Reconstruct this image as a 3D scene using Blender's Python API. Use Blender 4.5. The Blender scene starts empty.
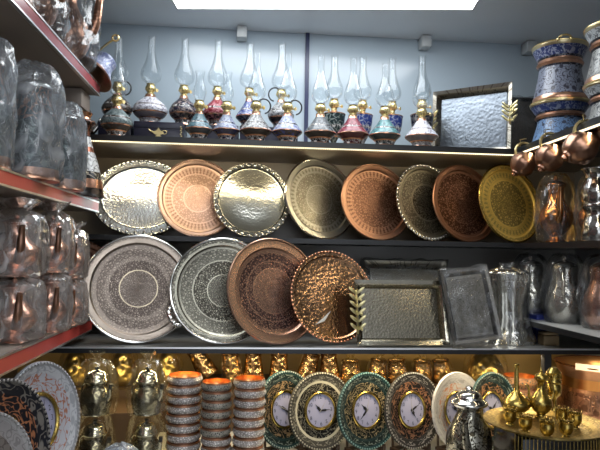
import bpy, bmesh, math, random
from mathutils import Matrix, Vector, noise
random.seed(7)
PI = math.pi
SC = bpy.context.scene
COL = SC.collection
CAMZ = 1.5

# ------------------------------------------------------------------ camera
F = 600.0
VX, VY, SLOPE = 245.0, 253.0, 0.018
Yc = Vector((VX - 300, -(VY - 225), -F))
_a, _b, _c = Yc.x, Yc.y, F
_s = -0.0224
for _ in range(40):
    _xw = -(_a + _s * _b) / _c
    _s = (-SLOPE * (_c - _a * _xw) + _b * _xw) / _c
_xw = -(_a + _s * _b) / _c
Xc = Vector((1, _s, -_xw)).normalized()
Yc.normalize()
Zc = Xc.cross(Yc)
W = Matrix((Xc, Yc, Zc))               # camera axes -> world axes


def at(x, y, Y):
    """world point seen at photograph pixel (x, y) on the plane world-y = Y"""
    d = W @ Vector(((x - 300) / F, -(y - 225) / F, -1))
    p = d * (Y / d.y)
    return Vector((p.x, p.y, p.z + CAMZ))


cam = bpy.data.cameras.new('camera')
cam.sensor_width = 36
cam.lens = 36 * F / 600
cam.clip_start = 0.02
cob = bpy.data.objects.new('camera', cam)
COL.objects.link(cob)
cob.matrix_world = Matrix.Translation((0, 0, CAMZ)) @ W.to_4x4()
SC.camera = cob

# ------------------------------------------------------------------ geometry helper


def orient(loc, psi=0.0, lean=0.0, roll=0.0):
    """matrix of a disc: local z = its face normal; psi turns the face to +X, lean tips it back"""
    n = Vector((math.sin(psi) * math.cos(lean), -math.cos(psi) * math.cos(lean), math.sin(lean)))
    x = Vector((math.cos(psi), math.sin(psi), 0))
    y = n.cross(x)
    m = Matrix((x, y, n)).transposed()
    if roll:
        m = m @ Matrix.Rotation(roll, 3, 'Z')
    return Matrix.Translation(loc) @ m.to_4x4()


def interp(prof, n):
    """resample a profile to n rows"""
    d = [0]
    for i in range(1, len(prof)):
        d.append(d[-1] + math.hypot(prof[i][0] - prof[i - 1][0], prof[i][1] - prof[i - 1][1]))
    out = []
    j = 0
    for i in range(n):
        t = d[-1] * i / (n - 1)
        while j < len(d) - 2 and d[j + 1] < t:
            j += 1
        f = (t - d[j]) / max(1e-9, d[j + 1] - d[j])
        f = min(1, max(0, f))
        out.append((prof[j][0] + f * (prof[j + 1][0] - prof[j][0]), prof[j][1] + f * (prof[j + 1][1] - prof[j][1])))
    return out


def smooth(prof, n):
    """Catmull-Rom through profile points, n steps per span"""
    P = [Vector((p[0], p[1])) for p in prof]
    P = [2 * P[0] - P[1]] + P + [2 * P[-1] - P[-2]]
    out = []
    for i in range(1, len(P) - 2):
        for k in range(n):
            t = k / n
            a, b, c, d = P[i - 1], P[i], P[i + 1], P[i + 2]
            v = 0.5 * ((2 * b) + (c - a) * t + (2 * a - 5 * b + 4 * c - d) * t * t + (3 * b - a - 3 * c + d) * t ** 3)
            out.append((max(0.0, v.x), v.y))
    out.append((prof[-1][0], prof[-1][1]))
    return out


class G:
    def __init__(s):
        s.b = bmesh.new()

    def lathe(s, prof, seg=40, M=None, flute=0, famp=0.0, sx=1.0, sy=1.0):
        rows = []
        for r, z in prof:
            if r < 1e-6:
                rows.append([s.b.verts.new((0, 0, z))])
            else:
                row = []
                for k in range(seg):
                    a = 2 * PI * k / seg
                    rr = r * (1 + famp * math.cos(flute * a)) if flute else r
                    row.append(s.b.verts.new((rr * math.cos(a) * sx, rr * math.sin(a) * sy, z)))
                rows.append(row)
        vs = [v for r in rows for v in r]
        for i in range(len(rows) - 1):
            A, B = rows[i], rows[i + 1]
            for k in range(seg):
                k2 = (k + 1) % seg
                if len(A) == 1 and len(B) == 1:
                    continue
                if len(A) == 1:
                    s.b.faces.new((A[0], B[k], B[k2]))
                elif len(B) == 1:
                    s.b.faces.new((A[k], A[k2], B[0]))
                else:
                    s.b.faces.new((A[k], A[k2], B[k2], B[k]))
        if M is not None:
            bmesh.ops.transform(s.b, matrix=M, verts=vs)
        return s

    def box(s, x0, x1, y0, y1, z0, z1, M=None, bev=0.0):
        vs = [s.b.verts.new((x, y, z)) for x in (x0, x1) for y in (y0, y1) for z in (z0, z1)]
        fs = []
        for f in ((0, 1, 3, 2), (4, 6, 7, 5), (0, 4, 5, 1), (2, 3, 7, 6), (0, 2, 6, 4), (1, 5, 7, 3)):
            fs.append(s.b.faces.new([vs[i] for i in f]))
        if bev:
            es = list({e for f in fs for e in f.edges})
            r = bmesh.ops.bevel(s.b, geom=es, offset=bev, segments=2, affect='EDGES', profile=0.5)
            vs = list({v for f in r['faces'] for v in f.verts} | {v for v in vs if v.is_valid})
        if M is not None:
            bmesh.ops.transform(s.b, matrix=M, verts=vs)
        return s

    def tube(s, pts, rad, seg=8, close=False):
        pts = [Vector(p) for p in pts]
        n = len(pts)
        if not hasattr(rad, '__len__'):
            rad = [rad] * n
        rows = []
        up = Vector((0.3, 0.2, 1)).normalized()
        for i in range(n):
            if close:
                t = pts[(i + 1) % n] - pts[i - 1]
            else:
                t = pts[min(i + 1, n - 1)] - pts[max(i - 1, 0)]
            t.normalize()
            x = t.cross(up)
            if x.length < 1e-3:
                x = t.cross(Vector((1, 0, 0)))
            x.normalize()
            y = t.cross(x)
            rows.append([s.b.verts.new(pts[i] + rad[i] * (math.cos(2 * PI * k / seg) * x + math.sin(2 * PI * k / seg) * y)) for k in range(seg)])
        m = n if close else n - 1
        for i in range(m):
            A, B = rows[i], rows[(i + 1) % n]
            for k in range(seg):
                s.b.faces.new((A[k], A[(k + 1) % seg], B[(k + 1) % seg], B[k]))
        if not close:
            s.b.faces.new(rows[0][::-1])
            s.b.faces.new(rows[-1])
        return s

    def ball(s, c, r, sc=(1, 1, 1), seg=12, M=None):
        n = max(5, seg // 2)
        prof = [(r * math.sin(PI * i / n), -r * math.cos(PI * i / n)) for i in range(n + 1)]
        prof[0] = (0, -r)
        prof[-1] = (0, r)
        m = Matrix.Translation(c) @ (M if M is not None else Matrix()) @ Matrix.Diagonal((sc[0], sc[1], sc[2], 1))
        return s.lathe(prof, seg, m)

    def torus(s, R, r, z=0, seg=40, tseg=8, M=None, a0=0, a1=2 * PI):
        pts = [(R * math.cos(2 * PI * k / seg), R * math.sin(2 * PI * k / seg), z) for k in range(seg)]
        if M is not None:
            pts = [M @ Vector(p) for p in pts]
        return s.tube(pts, r, tseg, close=True)

    def bag(s, prof, seed, amp=0.12, seg=44, rows=34, sx=1, sy=1, M=None, foldk=1.0):
        pr = interp(prof, rows)
        off = Vector((seed * 7.31, seed * 3.7, seed * 1.9))
        vr = []
        zmax = max(p[1] for p in prof)
        for r, z in pr:
            row = []
            for k in range(seg):
                a = 2 * PI * k / seg
                q = Vector((math.cos(a) * 2.4, math.sin(a) * 2.4, z * 9 * foldk)) + off
                d = noise.noise(q) * 0.6 + abs(noise.noise(q * 2.3)) * 0.7 - 0.25
                q2 = Vector((math.cos(a) * 5, math.sin(a) * 5, z * 16 * foldk)) + off
                d += (abs(noise.noise(q2 * 1.6)) - 0.2) * 0.5
                rr = r * (1 + amp * d)
                zz = z + 0.012 * noise.noise(q * 1.5)
                row.append(s.b.verts.new((rr * math.cos(a) * sx, rr * math.sin(a) * sy, max(zz, prof[0][1]))))
            vr.append(row)
        for i in range(rows - 1):
            for k in range(seg):
                s.b.faces.new((vr[i][k], vr[i][(k + 1) % seg], vr[i + 1][(k + 1) % seg], vr[i + 1][k]))
        if M is not None:
            bmesh.ops.transform(s.b, matrix=M, verts=[v for r in vr for v in r])
        return s

    def poly(s, pts, z0, z1, M=None):
        """extruded flat outline"""
        a = [s.b.verts.new((p[0], p[1], z0)) for p in pts]
        b = [s.b.verts.new((p[0], p[1], z1)) for p in pts]
        n = len(pts)
        s.b.faces.new(a[::-1])
        s.b.faces.new(b)
        for i in range(n):
            s.b.faces.new((a[i], a[(i + 1) % n], b[(i + 1) % n], b[i]))
        if M is not None:
            bmesh.ops.transform(s.b, matrix=M, verts=a + b)
        return s

    def mesh(s, name, angle=40):
        bmesh.ops.recalc_face_normals(s.b, faces=s.b.faces)
        me = bpy.data.meshes.new(name)
        for f in s.b.faces:
            f.smooth = True
        s.b.to_mesh(me)
        s.b.free()
        me.set_sharp_from_angle(angle=math.radians(angle))
        return me

    def obj(s, name, m, parent=None, angle=40, M=None):
        me = s.mesh(name, angle)
        me.materials.append(m)
        return link(name, me, parent, M)


def link(name, me, parent=None, M=None):
    o = bpy.data.objects.new(name, me)
    COL.objects.link(o)
    if parent is not None:
        o.parent = parent
    if M is not None:
        o.matrix_local = M
    return o


def tag(o, label, cat, group=None, kind=None):
    o['label'] = label
    o['category'] = cat
    if group:
        o['group'] = group
    if kind:
        o['kind'] = kind
    return o


def thing(name, label, cat, M, group=None):
    o = bpy.data.objects.new(name, None)
    o.empty_display_size = 0.02
    COL.objects.link(o)
    if isinstance(M, Matrix):
        o.matrix_world = M
    else:
        o.location = M
    return tag(o, label, cat, group)


def struct(o):
    o['kind'] = 'structure'
    return o


T = Matrix.Translation


def RX(a):
    return Matrix.Rotation(a, 4, 'X')


def RY(a):
    return Matrix.Rotation(a, 4, 'Y')


def RZ(a):
    return Matrix.Rotation(a, 4, 'Z')


# ------------------------------------------------------------------ materials
def rgb(r, g, b):
    """8-bit sRGB -> linear"""
    def f(c):
        c /= 255.0
        return c / 12.92 if c <= 0.04045 else ((c + 0.055) / 1.055) ** 2.4
    return (f(r), f(g), f(b), 1)


class N:
    def __init__(s, name):
        s.m = bpy.data.materials.new(name)
        s.m.use_nodes = True
        s.t = s.m.node_tree
        s.t.nodes.clear()
        s.out = s.new('ShaderNodeOutputMaterial')

    def new(s, typ, **kw):
        n = s.t.nodes.new(typ)
        for k, v in kw.items():
            setattr(n, k, v)
        return n

    def put(s, sock, v):
        if v is None:
            return
        if isinstance(v, bpy.types.NodeSocket):
            s.t.links.new(v, sock)
        else:
            sock.default_value = v

    def math(s, op, a, b=None, c=None):
        n = s.new('ShaderNodeMath', operation=op)
        for i, v in enumerate((a, b, c)):
            s.put(n.inputs[i], v)
        return n.outputs[0]

    def mix(s, f, a, b):
        n = s.new('ShaderNodeMix', data_type='RGBA')
        s.put(n.inputs[0], f)
        s.put(n.inputs[6], a)
        s.put(n.inputs[7], b)
        return n.outputs[2]

    def ramp(s, f, stops, ip='LINEAR'):
        n = s.new('ShaderNodeValToRGB')
        cr = n.color_ramp
        cr.interpolation = ip
        while len(cr.elements) > 1:
            cr.elements.remove(cr.elements[-1])
        cr.elements[0].position = stops[0][0]
        cr.elements[0].color = stops[0][1]
        for p, c in stops[1:]:
            e = cr.elements.new(p)
            e.color = c
        s.put(n.inputs[0], f)
        return n.outputs[0]

    def obj(s):
        return s.new('ShaderNodeTexCoord').outputs['Object']

    def xyz(s, v):
        n = s.new('ShaderNodeSeparateXYZ')
        s.put(n.inputs[0], v)
        return n.outputs

    def vec(s, x, y, z=0.0):
        n = s.new('ShaderNodeCombineXYZ')
        for i, v in enumerate((x, y, z)):
            s.put(n.inputs[i], v)
        return n.outputs[0]

    def vor(s, v, scale, feature='F1', rnd=1.0):
        n = s.new('ShaderNodeTexVoronoi', feature=feature)
        s.put(n.inputs['Vector'], v)
        n.inputs['Scale'].default_value = scale
        n.inputs['Randomness'].default_value = rnd
        return n.outputs['Distance']

    def noise(s, v, scale, detail=3.0, dist=0.0):
        n = s.new('ShaderNodeTexNoise')
        s.put(n.inputs['Vector'], v)
        n.inputs['Scale'].default_value = scale
        n.inputs['Detail'].default_value = detail
        n.inputs['Distortion'].default_value = dist
        return n.outputs[0]

    def bump(s, h, strength=0.5, dist=0.002, normal=None):
        n = s.new('ShaderNodeBump')
        n.inputs['Strength'].default_value = strength
        n.inputs['Distance'].default_value = dist
        s.put(n.inputs['Height'], h)
        if normal is not None:
            s.put(n.inputs['Normal'], normal)
        return n.outputs[0]

    def step(s, v, lo, hi):
        n = s.new('ShaderNodeMapRange')
        s.put(n.inputs[0], v)
        n.inputs[1].default_value = lo
        n.inputs[2].default_value = hi
        return n.outputs[0]

    def bsdf(s, color, rough=0.5, metal=0.0, normal=None, **kw):
        n = s.new('ShaderNodeBsdfPrincipled')
        s.put(n.inputs['Base Color'], color)
        s.put(n.inputs['Roughness'], rough)
        s.put(n.inputs['Metallic'], metal)
        if normal is not None:
            s.put(n.inputs['Normal'], normal)
        for k, v in kw.items():
            s.put(n.inputs[k.replace('_', ' ')], v)
        s.t.links.new(n.outputs[0], s.out.inputs[0])
        return n


CACHE = {}


def cached(fn):
    def w(*a, **k):
        key = (fn.__name__, repr(a), repr(k))
        if key not in CACHE:
            CACHE[key] = fn(*a, **k)
        return CACHE[key]
    return w


@cached
def plain(name, c, rough=0.5, metal=0.0, var=0.12, bscale=40, bstr=0.0):
    s = N(name)
    o = s.obj()
    nz = s.noise(o, bscale, 3)
    dark = tuple(x * (1 - var) for x in c[:3]) + (1,)
    lite = tuple(min(1, x * (1 + var)) for x in c[:3]) + (1,)
    col = s.mix(nz, dark, lite)
    nrm = s.bump(nz, bstr, 0.002) if bstr else None
    s.bsdf(col, rough, metal, nrm)
    return s.m


@cached
def emit(name, c, strength):
    s = N(name)
    n = s.new('ShaderNodeEmission')
    n.inputs[0].default_value = c
    n.inputs[1].default_value = strength
    s.t.links.new(n.outputs[0], s.out.inputs[0])
    return s.m


@cached
def hammered(name, c, scale=90, rough=0.18, strength=0.6, dist=0.004, tint=0.25, metal=1.0):
    s = N(name)
    o = s.obj()
    v = s.vor(o, scale, 'SMOOTH_F1')
    dark = tuple(x * (1 - tint) for x in c[:3]) + (1,)
    s.bsdf(s.mix(s.noise(o, 14, 3), dark, c), rough, metal, s.bump(v, strength, dist))
    return s.m


@cached
def patterned(name, mode, size, zones, k=6, m=8, style='scroll', rough=0.35, bump=0.3, wear=0.15, k2=None, petals=0, aniso=0.0, spec=0.5):
    """zones: (t0, base colour, figure colour, metallic, amount)"""
    s = N(name)
    o = s.obj()
    x, y, z = s.xyz(o)
    ang = s.math('ARCTAN2', y, x)
    if mode == 'r':
        t = s.math('DIVIDE', s.math('SQRT', s.math('ADD', s.math('MULTIPLY', x, x), s.math('MULTIPLY', y, y))), size)
    elif mode == 'z':
        t = s.math('DIVIDE', z, size)
    else:                                                        # rectangular field
        t = s.math('DIVIDE', s.math('MAXIMUM', s.math('ABSOLUTE', s.math('DIVIDE', x, size[0])), s.math('ABSOLUTE', s.math('DIVIDE', y, size[1]))), 1.0)
    t = s.math('MINIMUM', s.math('MAXIMUM', t, 0.0), 0.999)
    if mode == 'rect':
        pv = s.vec(s.math('MULTIPLY', x, k * 10), s.math('MULTIPLY', y, k * 10), z)
    else:
        pv = s.vec(s.math('MULTIPLY', ang, k / PI), s.math('MULTIPLY', t, m), 0.0)

    def mask(st, pv):
        if st == 'edge':
            return s.step(s.vor(pv, 1.0, 'DISTANCE_TO_EDGE'), 0.24, 0.10)
        if st == 'dot':
            return s.step(s.vor(pv, 1.0, 'F1', 0.6), 0.42, 0.32)
        if st == 'petal':
            return s.step(s.vor(pv, 1.0, 'F1', 0.1), 0.46, 0.36)
        nz = s.noise(pv, 1.15, 1.5, 0.6)
        w = s.math('SINE', s.math('MULTIPLY', nz, 28.0))
        sc = s.step(w, 0.5, 0.85)
        if st == 'flower':
            fl = s.step(s.vor(pv, 0.8, 'F1', 0.7), 0.33, 0.25)
            return s.math('MAXIMUM', sc, fl)
        return sc
    mk = mask(style, pv)
    if k2:                                                       # finer second figure
        pv2 = s.vec(s.math('MULTIPLY', ang, k2[0] / PI), s.math('MULTIPLY', t, k2[1]), 3.0)
        mk = s.math('MAXIMUM', mk, s.math('MULTIPLY', mask('scroll', pv2), 0.7))
    base = s.ramp(t, [(a[0], a[1]) for a in zones], 'CONSTANT')
    pat = s.ramp(t, [(a[0], a[2]) for a in zones], 'CONSTANT')
    dat = s.ramp(t, [(a[0], (a[3], a[4], a[5] if len(a) > 5 else 0, 1)) for a in zones], 'CONSTANT')
    d = s.new('ShaderNodeSeparateColor')
    s.put(d.inputs[0], dat)
    f = s.math('MULTIPLY', mk, d.outputs[1])
    if petals:
        zz = s.math('ADD', s.math('SINE', s.math('MULTIPLY', ang, petals)), s.math('MULTIPLY', s.math('SINE', s.math('MULTIPLY', t, 95.0)), .55))
        f = s.math('MAXIMUM', f, s.math('MULTIPLY', s.step(zz, 0.0, .35), d.outputs[2]))
    col = s.mix(f, base, pat)
    nz = s.noise(o, 30 if mode != 'z' else 45, 4)
    col = s.mix(s.math('MULTIPLY', s.step(nz, 0.35, 0.8), wear), col, (0.03, 0.025, 0.02, 1))
    nrm = s.bump(s.math('SUBTRACT', 1.0, f), bump, 0.0015)
    b = s.bsdf(col, rough, d.outputs[0], nrm)
    b.inputs['Specular IOR Level'].default_value = spec
    if aniso:
        tn = s.new('ShaderNodeTangent', direction_type='RADIAL', axis='Z')
        s.put(b.inputs['Anisotropic'], aniso)
        s.put(b.inputs['Tangent'], tn.outputs[0])
    return s.m


@cached
def clear_film(name, tint=(0.95, 0.96, 0.97, 1), haze=0.06, shine=0.35, scale=20, rough=0.10, strength=0.35, milk=(0.80, 0.84, 0.90, 1)):
    """thin crinkled plastic: see-through with bright creases"""
    s = N(name)
    o = s.obj()
    st = s.new('ShaderNodeVectorMath', operation='MULTIPLY')
    s.put(st.inputs[0], o)
    st.inputs[1].default_value = (1, 1, .45)
    warp = s.noise(o, scale * 0.3, 2, 1.0)
    v = s.new('ShaderNodeVectorMath', operation='ADD')
    s.put(v.inputs[0], st.outputs[0])
    sc = s.new('ShaderNodeVectorMath', operation='SCALE')
    s.put(sc.inputs[0], s.vec(warp, warp, s.math('MULTIPLY', warp, 0.4)))
    sc.inputs[3].default_value = 0.10
    s.put(v.inputs[1], sc.outputs[0])
    h = s.math('ADD', s.vor(v.outputs[0], scale, 'F1'), s.math('MULTIPLY', s.noise(v.outputs[0], scale * 2.0, 3, 1.0), 0.5))
    nrm = s.bump(h, strength, 0.012)
    tr = s.new('ShaderNodeBsdfTransparent')
    tr.inputs[0].default_value = tint
    gl = s.new('ShaderNodeBsdfGlossy')
    gl.inputs['Color'].default_value = (1, 1, 1, 1)
    gl.inputs['Roughness'].default_value = rough
    s.put(gl.inputs['Normal'], nrm)
    df = s.new('ShaderNodeBsdfDiffuse')
    df.inputs[0].default_value = milk
    s.put(df.inputs['Normal'], nrm)
    tl = s.new('ShaderNodeBsdfTranslucent')
    tl.inputs[0].default_value = milk
    ad = s.new('ShaderNodeMixShader')
    ad.inputs[0].default_value = .4
    s.t.links.new(df.outputs[0], ad.inputs[1])
    s.t.links.new(tl.outputs[0], ad.inputs[2])
    lw = s.new('ShaderNodeLayerWeight')
    lw.inputs[0].default_value = 0.3
    s.put(lw.inputs['Normal'], nrm)
    crease = s.step(s.vor(v.outputs[0], scale * .8, 'DISTANCE_TO_EDGE'), 0.10, 0.0)
    broad = s.step(s.noise(v.outputs[0], scale * .5, 3, 1.5), .35, .7)
    fac = s.math('MULTIPLY', s.math('ADD', lw.outputs['Fresnel'], s.math('MULTIPLY', broad, 0.15)), shine)
    m1 = s.new('ShaderNodeMixShader')
    hz = s.math('ADD', s.math('MULTIPLY', s.math('MULTIPLY', crease, broad), min(.5, haze * 2.2)), s.math('MULTIPLY', s.math('ADD', broad, .4), haze))
    s.put(m1.inputs[0], hz)
    s.t.links.new(tr.outputs[0], m1.inputs[1])
    s.t.links.new(ad.outputs[0], m1.inputs[2])
    m2 = s.new('ShaderNodeMixShader')
    s.put(m2.inputs[0], s.math('MINIMUM', fac, 0.8))
    s.t.links.new(m1.outputs[0], m2.inputs[1])
    s.t.links.new(gl.outputs[0], m2.inputs[2])
    s.t.links.new(m2.outputs[0], s.out.inputs[0])
    return s.m


@cached
def chimney_glass():
    s = N('chimney_glass')
    tr = s.new('ShaderNodeBsdfTransparent')
    tr.inputs[0].default_value = (0.97, 0.985, 0.99, 1)
    gl = s.new('ShaderNodeBsdfGlossy')
    gl.inputs['Roughness'].default_value = 0.04
    lw = s.new('ShaderNodeLayerWeight')
    lw.inputs[0].default_value = 0.22
    mx = s.new('ShaderNodeMixShader')
    s.put(mx.inputs[0], s.math('ADD', s.math('MULTIPLY', lw.outputs['Fresnel'], 0.30), 0.03))
    dz = s.new('ShaderNodeBsdfTranslucent')
    dz.inputs[0].default_value = (0.9, 0.95, 0.97, 1)
    m0 = s.new('ShaderNodeMixShader')
    s.put(m0.inputs[0], s.math('ADD', s.math('MULTIPLY', lw.outputs['Facing'], 0.16), 0.02))
    s.t.links.new(tr.outputs[0], m0.inputs[1])
    s.t.links.new(dz.outputs[0], m0.inputs[2])
    s.t.links.new(m0.outputs[0], mx.inputs[1])
    s.t.links.new(gl.outputs[0], mx.inputs[2])
    s.t.links.new(mx.outputs[0], s.out.inputs[0])
    return s.m


# palette
SILVER = (0.72, 0.71, 0.67, 1)
DSILVER = (0.42, 0.40, 0.35, 1)
COPPER = (0.80, 0.42, 0.27, 1)
DCOPPER = (0.50, 0.23, 0.14, 1)
BRASS = (0.83, 0.62, 0.20, 1)
DARKP = (0.045, 0.035, 0.03, 1)
M_brass = plain('polished brass', (0.80, 0.64, 0.30, 1), 0.28, 1.0, 0.15, 60, 0.15)
M_gold = hammered('bright gold metal', (0.52, 0.38, 0.11, 1), 110, 0.26, 0.25, 0.002, .35)
M_copper = plain('brushed copper', (0.80, 0.42, 0.26, 1), 0.25, 1.0, 0.2, 25, 0.1)
M_rose = plain('bright orange copper', (0.95, 0.46, 0.18, 1), 0.28, 1.0, 0.1, 20, 0.05)
M_silver = plain('polished nickel', (0.70, 0.69, 0.66, 1), 0.14, 1.0, 0.15, 40, 0.15)
M_black = plain('black plastic', (0.012, 0.012, 0.014, 1), 0.4)
M_wood = plain('dark stained wood', (0.05, 0.03, 0.02, 1), 0.5, 0, 0.4, 60)
M_glass = chimney_glass()
M_film = clear_film('clear plastic bag', shine=.6, strength=.5)
M_film_blue = clear_film('cloudy bluish plastic bag', (0.90, 0.93, 0.95, 1), 0.28, 0.8, 18, 0.12, .7)
M_film_pink = clear_film('clear plastic bag over copper', (0.96, 0.94, 0.93, 1), 0.24, 0.6, 16, 0.10, .5, (0.86, 0.80, 0.78, 1))
M_film_grey = clear_film('grey plastic wrap', (0.80, 0.80, 0.79, 1), 0.05, 0.25, 24, 0.2, .3)
M_film_amber = clear_film('amber tinted plastic bag', (0.97, 0.88, 0.70, 1), 0.06, 0.45, 16, 0.08, .4)
M_film_gold = clear_film('gold lit plastic bag', (0.98, 0.95, 0.82, 1), 0.025, 0.2, 22, 0.12, .35, (0.9, 0.85, 0.65, 1))
M_white = plain('white laminate', rgb(215, 215, 212), 0.35, 0, 0.03)
M_shelf = plain('dark shelf board', rgb(38, 37, 38), 0.35, 0, 0.15, 15)
M_chrome = plain('aluminium edge strip', (0.75, 0.75, 0.74, 1), 0.3, 1.0, 0.05)

# ------------------------------------------------------------------ room
XL, XR, YB, ZC = -0.93, 1.50, 2.62, 2.482
A_T, A_B = 1.917, 1.896
B_T, B_B = 1.557, 1.539
C_T, C_B = 1.192, 1.173
D_T = 0.830
AF, BF, CF, DF = 2.20, 2.20, 1.98, 1.70        # front edges of the back shelves
LX, RXE = -0.53, 1.02                          # front edges of the side shelves

m_wall = plain('pale blue grey laminate wall', rgb(176, 190, 200), 0.16, 0, 0.03, 3)
m_mid = plain('taupe laminate back panel', rgb(136, 124, 106), 0.3, 0, 0.06, 6)
m_low = plain('grey laminate back panel', rgb(172, 169, 163), 0.4, 0, 0.08, 6)
m_bot = plain('beige wood back panel', rgb(196, 160, 96), 0.45, 0, 0.12, 10)
m_ceil = plain('glossy grey ceiling panel', rgb(226, 230, 234), 0.3, 0, 0.03, 2)
m_side = plain('brown grey side wall', rgb(88, 82, 76), 0.5, 0, 0.1, 6)
m_rwall = plain('light grey side wall', rgb(160, 160, 162), 0.4, 0, 0.05, 4)
m_floor = plain('grey stone floor tiles', rgb(120, 116, 110), 0.3, 0, 0.15, 5)

struct(G().box(XL - .1, XR + .1, -3.2, YB + .1, -.05, 0).obj('floor', m_floor))
struct(G().box(XL - .1, XR + .1, -3.2, YB + .1, ZC, ZC + .05).obj('ceiling', m_ceil))
struct(G().box(XL - .05, XL, -3.2, YB + .05, 0, ZC).obj('wall_left', m_side))
struct(G().box(XR, XR + .05, -3.2, YB + .05, 0, ZC).obj('wall_right', m_rwall))
wb = struct(G().box(XL, XR, YB, YB + .05, A_B, ZC).obj('wall_back', m_wall))
struct(G().box(XL, XR, YB - .004, YB + .05, B_B, A_B).obj('wall_back.001', m_mid))
struct(G().box(XL, XR, YB - .004, YB + .05, C_B, B_B).obj('wall_back.002', m_low))
struct(G().box(XL, XR, YB - .004, YB + .05, 0, C_B).obj('wall_back.003', m_bot))
px = at(306.5, 90, YB).x
struct(G().box(px - .0085, px + .0085, YB - .012, YB, A_T, ZC).obj('trim_1', plain('dark navy joint profile', rgb(22, 32, 74), 0.3)))

# ceiling LED panels
M_led = emit('cool white lamp diffuser', (0.93, 0.97, 1.0, 1), 6.8)


def led_panel(A, B, d, label):
    """A, B: ends of the panel's far edge on the ceiling; d: depth towards the aisle"""
    A, B = Vector(A), Vector(B)
    ax = (B - A).normalized()
    ry = Vector((ax.y, -ax.x, 0))
    c = (A + B) / 2 + ry * d / 2
    t = thing('ceiling_light', label, 'ceiling light', T((c.x, c.y, ZC)) @ RZ(math.atan2(ax.y, ax.x)), 'ceiling light panels')
    w, h = (B - A).length / 2, d / 2
    g = G()
    g.box(-w - .008, w + .008, -h - .008, -h, -.003, 0).box(-w - .008, w + .008, h, h + .008, -.003, 0)
    g.box(-w - .008, -w, -h, h, -.003, 0).box(w, w + .008, -h, h, -.003, 0)
    g.obj('frame', M_white, t)
    G().box(-w, w, -h, h, -.002, -.0005).obj('diffuser', M_led, t)


def ceil_pt(x, y):
    p = at(x, y, 2.0)
    k = (ZC - CAMZ) / (p.z - CAMZ)
    return (p.x * k, 2.0 * k, 0)


led_panel(ceil_pt(178, 8), ceil_pt(472, 9), .42, 'bright white LED panel set in the ceiling above the oil lamps')
led_panel((-.35, .80, 0), (.85, .80, 0), .45, 'unseen white LED panel added over the aisle for frontal light')  # out-of-view panel, added for frontal light and bright tray reflections
led_panel((-.35, -.7, 0), (.85, -.7, 0), .6, 'unseen white LED panel added farther down the aisle for frontal light')  # second out-of-view panel, added to light the shelves from the front

# ceiling clips
for i, (cx, cy, lab) in enumerate(((242, 31, 'small white bracket where ceiling meets wall left of the navy post'),
                                   (425, 40, 'small white bracket at the ceiling above the right white oil lamp'),
                                   (529, 45, 'small white bracket at the ceiling beside the blue pots'))):
    p = at(cx, cy, 2.585)
    g = G().box(-.022, .022, -.03, .033, -.028, .022, bev=.004).box(-.012, .012, -.032, -.028, -.02, .012, bev=.001)
    o = g.obj('ceiling_bracket', plain('white plastic', rgb(196, 200, 200), 0.4), None, M=T((p.x, 2.585, ZC - .024)))
    tag(o, lab, 'bracket', 'white ceiling brackets')

# ------------------------------------------------------------------ shelves
M_bead = emit('warm LED strip', (1.0, 0.86, 0.56, 1), 1.7)


def shelf(label, x0, x1, yf, yb, z0, z1, strip=None, chrome=False, under=None, sy=-.003):
    t = thing('shelf_board', label, 'shelf', ((x0 + x1) / 2, yf, z0))
    w = (x1 - x0) / 2
    G().box(-w, w, .003, yb - yf, 0, z1 - z0).obj('board', under or M_shelf, t)
    G().box(-w, w, -.002, .003, 0 if not chrome else 0, z1 - z0 - (.004 if chrome else 0)).obj('front_edge', plain('black edge band', rgb(20, 20, 22), 0.35), t)
    if chrome:
        G().box(-w, w, -.004, .003, z1 - z0 - .004, z1 - z0 + .001).obj('metal_trim', M_chrome, t)
    if strip:
        a, b = strip
        cx = (x0 + x1) / 2
        n = int((b - a) / .0082)
        g = G()
        for i in range(n):
            xx = a - cx + (b - a) * i / n
            g.box(xx, xx + .0048, sy, sy + .006, -.0052, -.0012)
        g.obj('light_strip', M_bead, t)
        G().box(a - cx, b - cx, sy + .002, sy + .015, -.0013, 0).obj('strip_channel', plain('brass coloured channel', (0.5, 0.4, 0.2, 1), 0.4, 0.6), t)
    return t


def strip_light(name, a, b, y, z, power, tilt=0.0, horiz=True):
    l = bpy.data.lights.new(name, 'AREA')
    l.shape = 'RECTANGLE'
    l.color = (1.0, 0.82, 0.52)
    l.energy = power
    o = bpy.data.objects.new(name, l)
    COL.objects.link(o)
    if horiz:
        l.size, l.size_y = b - a, .012
        o.matrix_world = T(((a + b) / 2, y, z)) @ RX(tilt)
    else:                                     # along y at x = y-argument
        l.size, l.size_y = .012, b - a
        o.matrix_world = T((y, (a + b) / 2, z)) @ RY(tilt)
    o['kind'] = 'helper'
    return o


shelf('dark shelf carrying the oil lamps, with a dotted LED strip under its edge', XL, XR, AF, YB - .004, A_B, A_T, (-.57, RXE), under=plain('taupe shelf board', rgb(150, 134, 112), .3))
shelf('thin dark shelf under the upper row of trays', XL, XR, BF, YB - .004, B_B, B_T)
shelf('grey shelf with a bright metal front trim under the lower row of trays', -.86, XR, CF, YB - .004, C_B, C_T, (-.62, 1.40), True, plain('grey shelf board', rgb(120, 120, 118), 0.3), .03)
g = G().box(XL, XR, DF, YB - .004, D_T - .03, D_T)
tag(g.obj('bottom_shelf', M_white), 'white bottom shelf board carrying the plate clocks and copper bowls', 'shelf')
strip_light('strip_lamp_upper', -.57, RXE, AF + .012, A_B - .009, 1.8, math.radians(28))
strip_light('strip_lamp_bottom', -.62, 1.40, CF + .045, C_B - .009, 5.5, math.radians(12))

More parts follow.
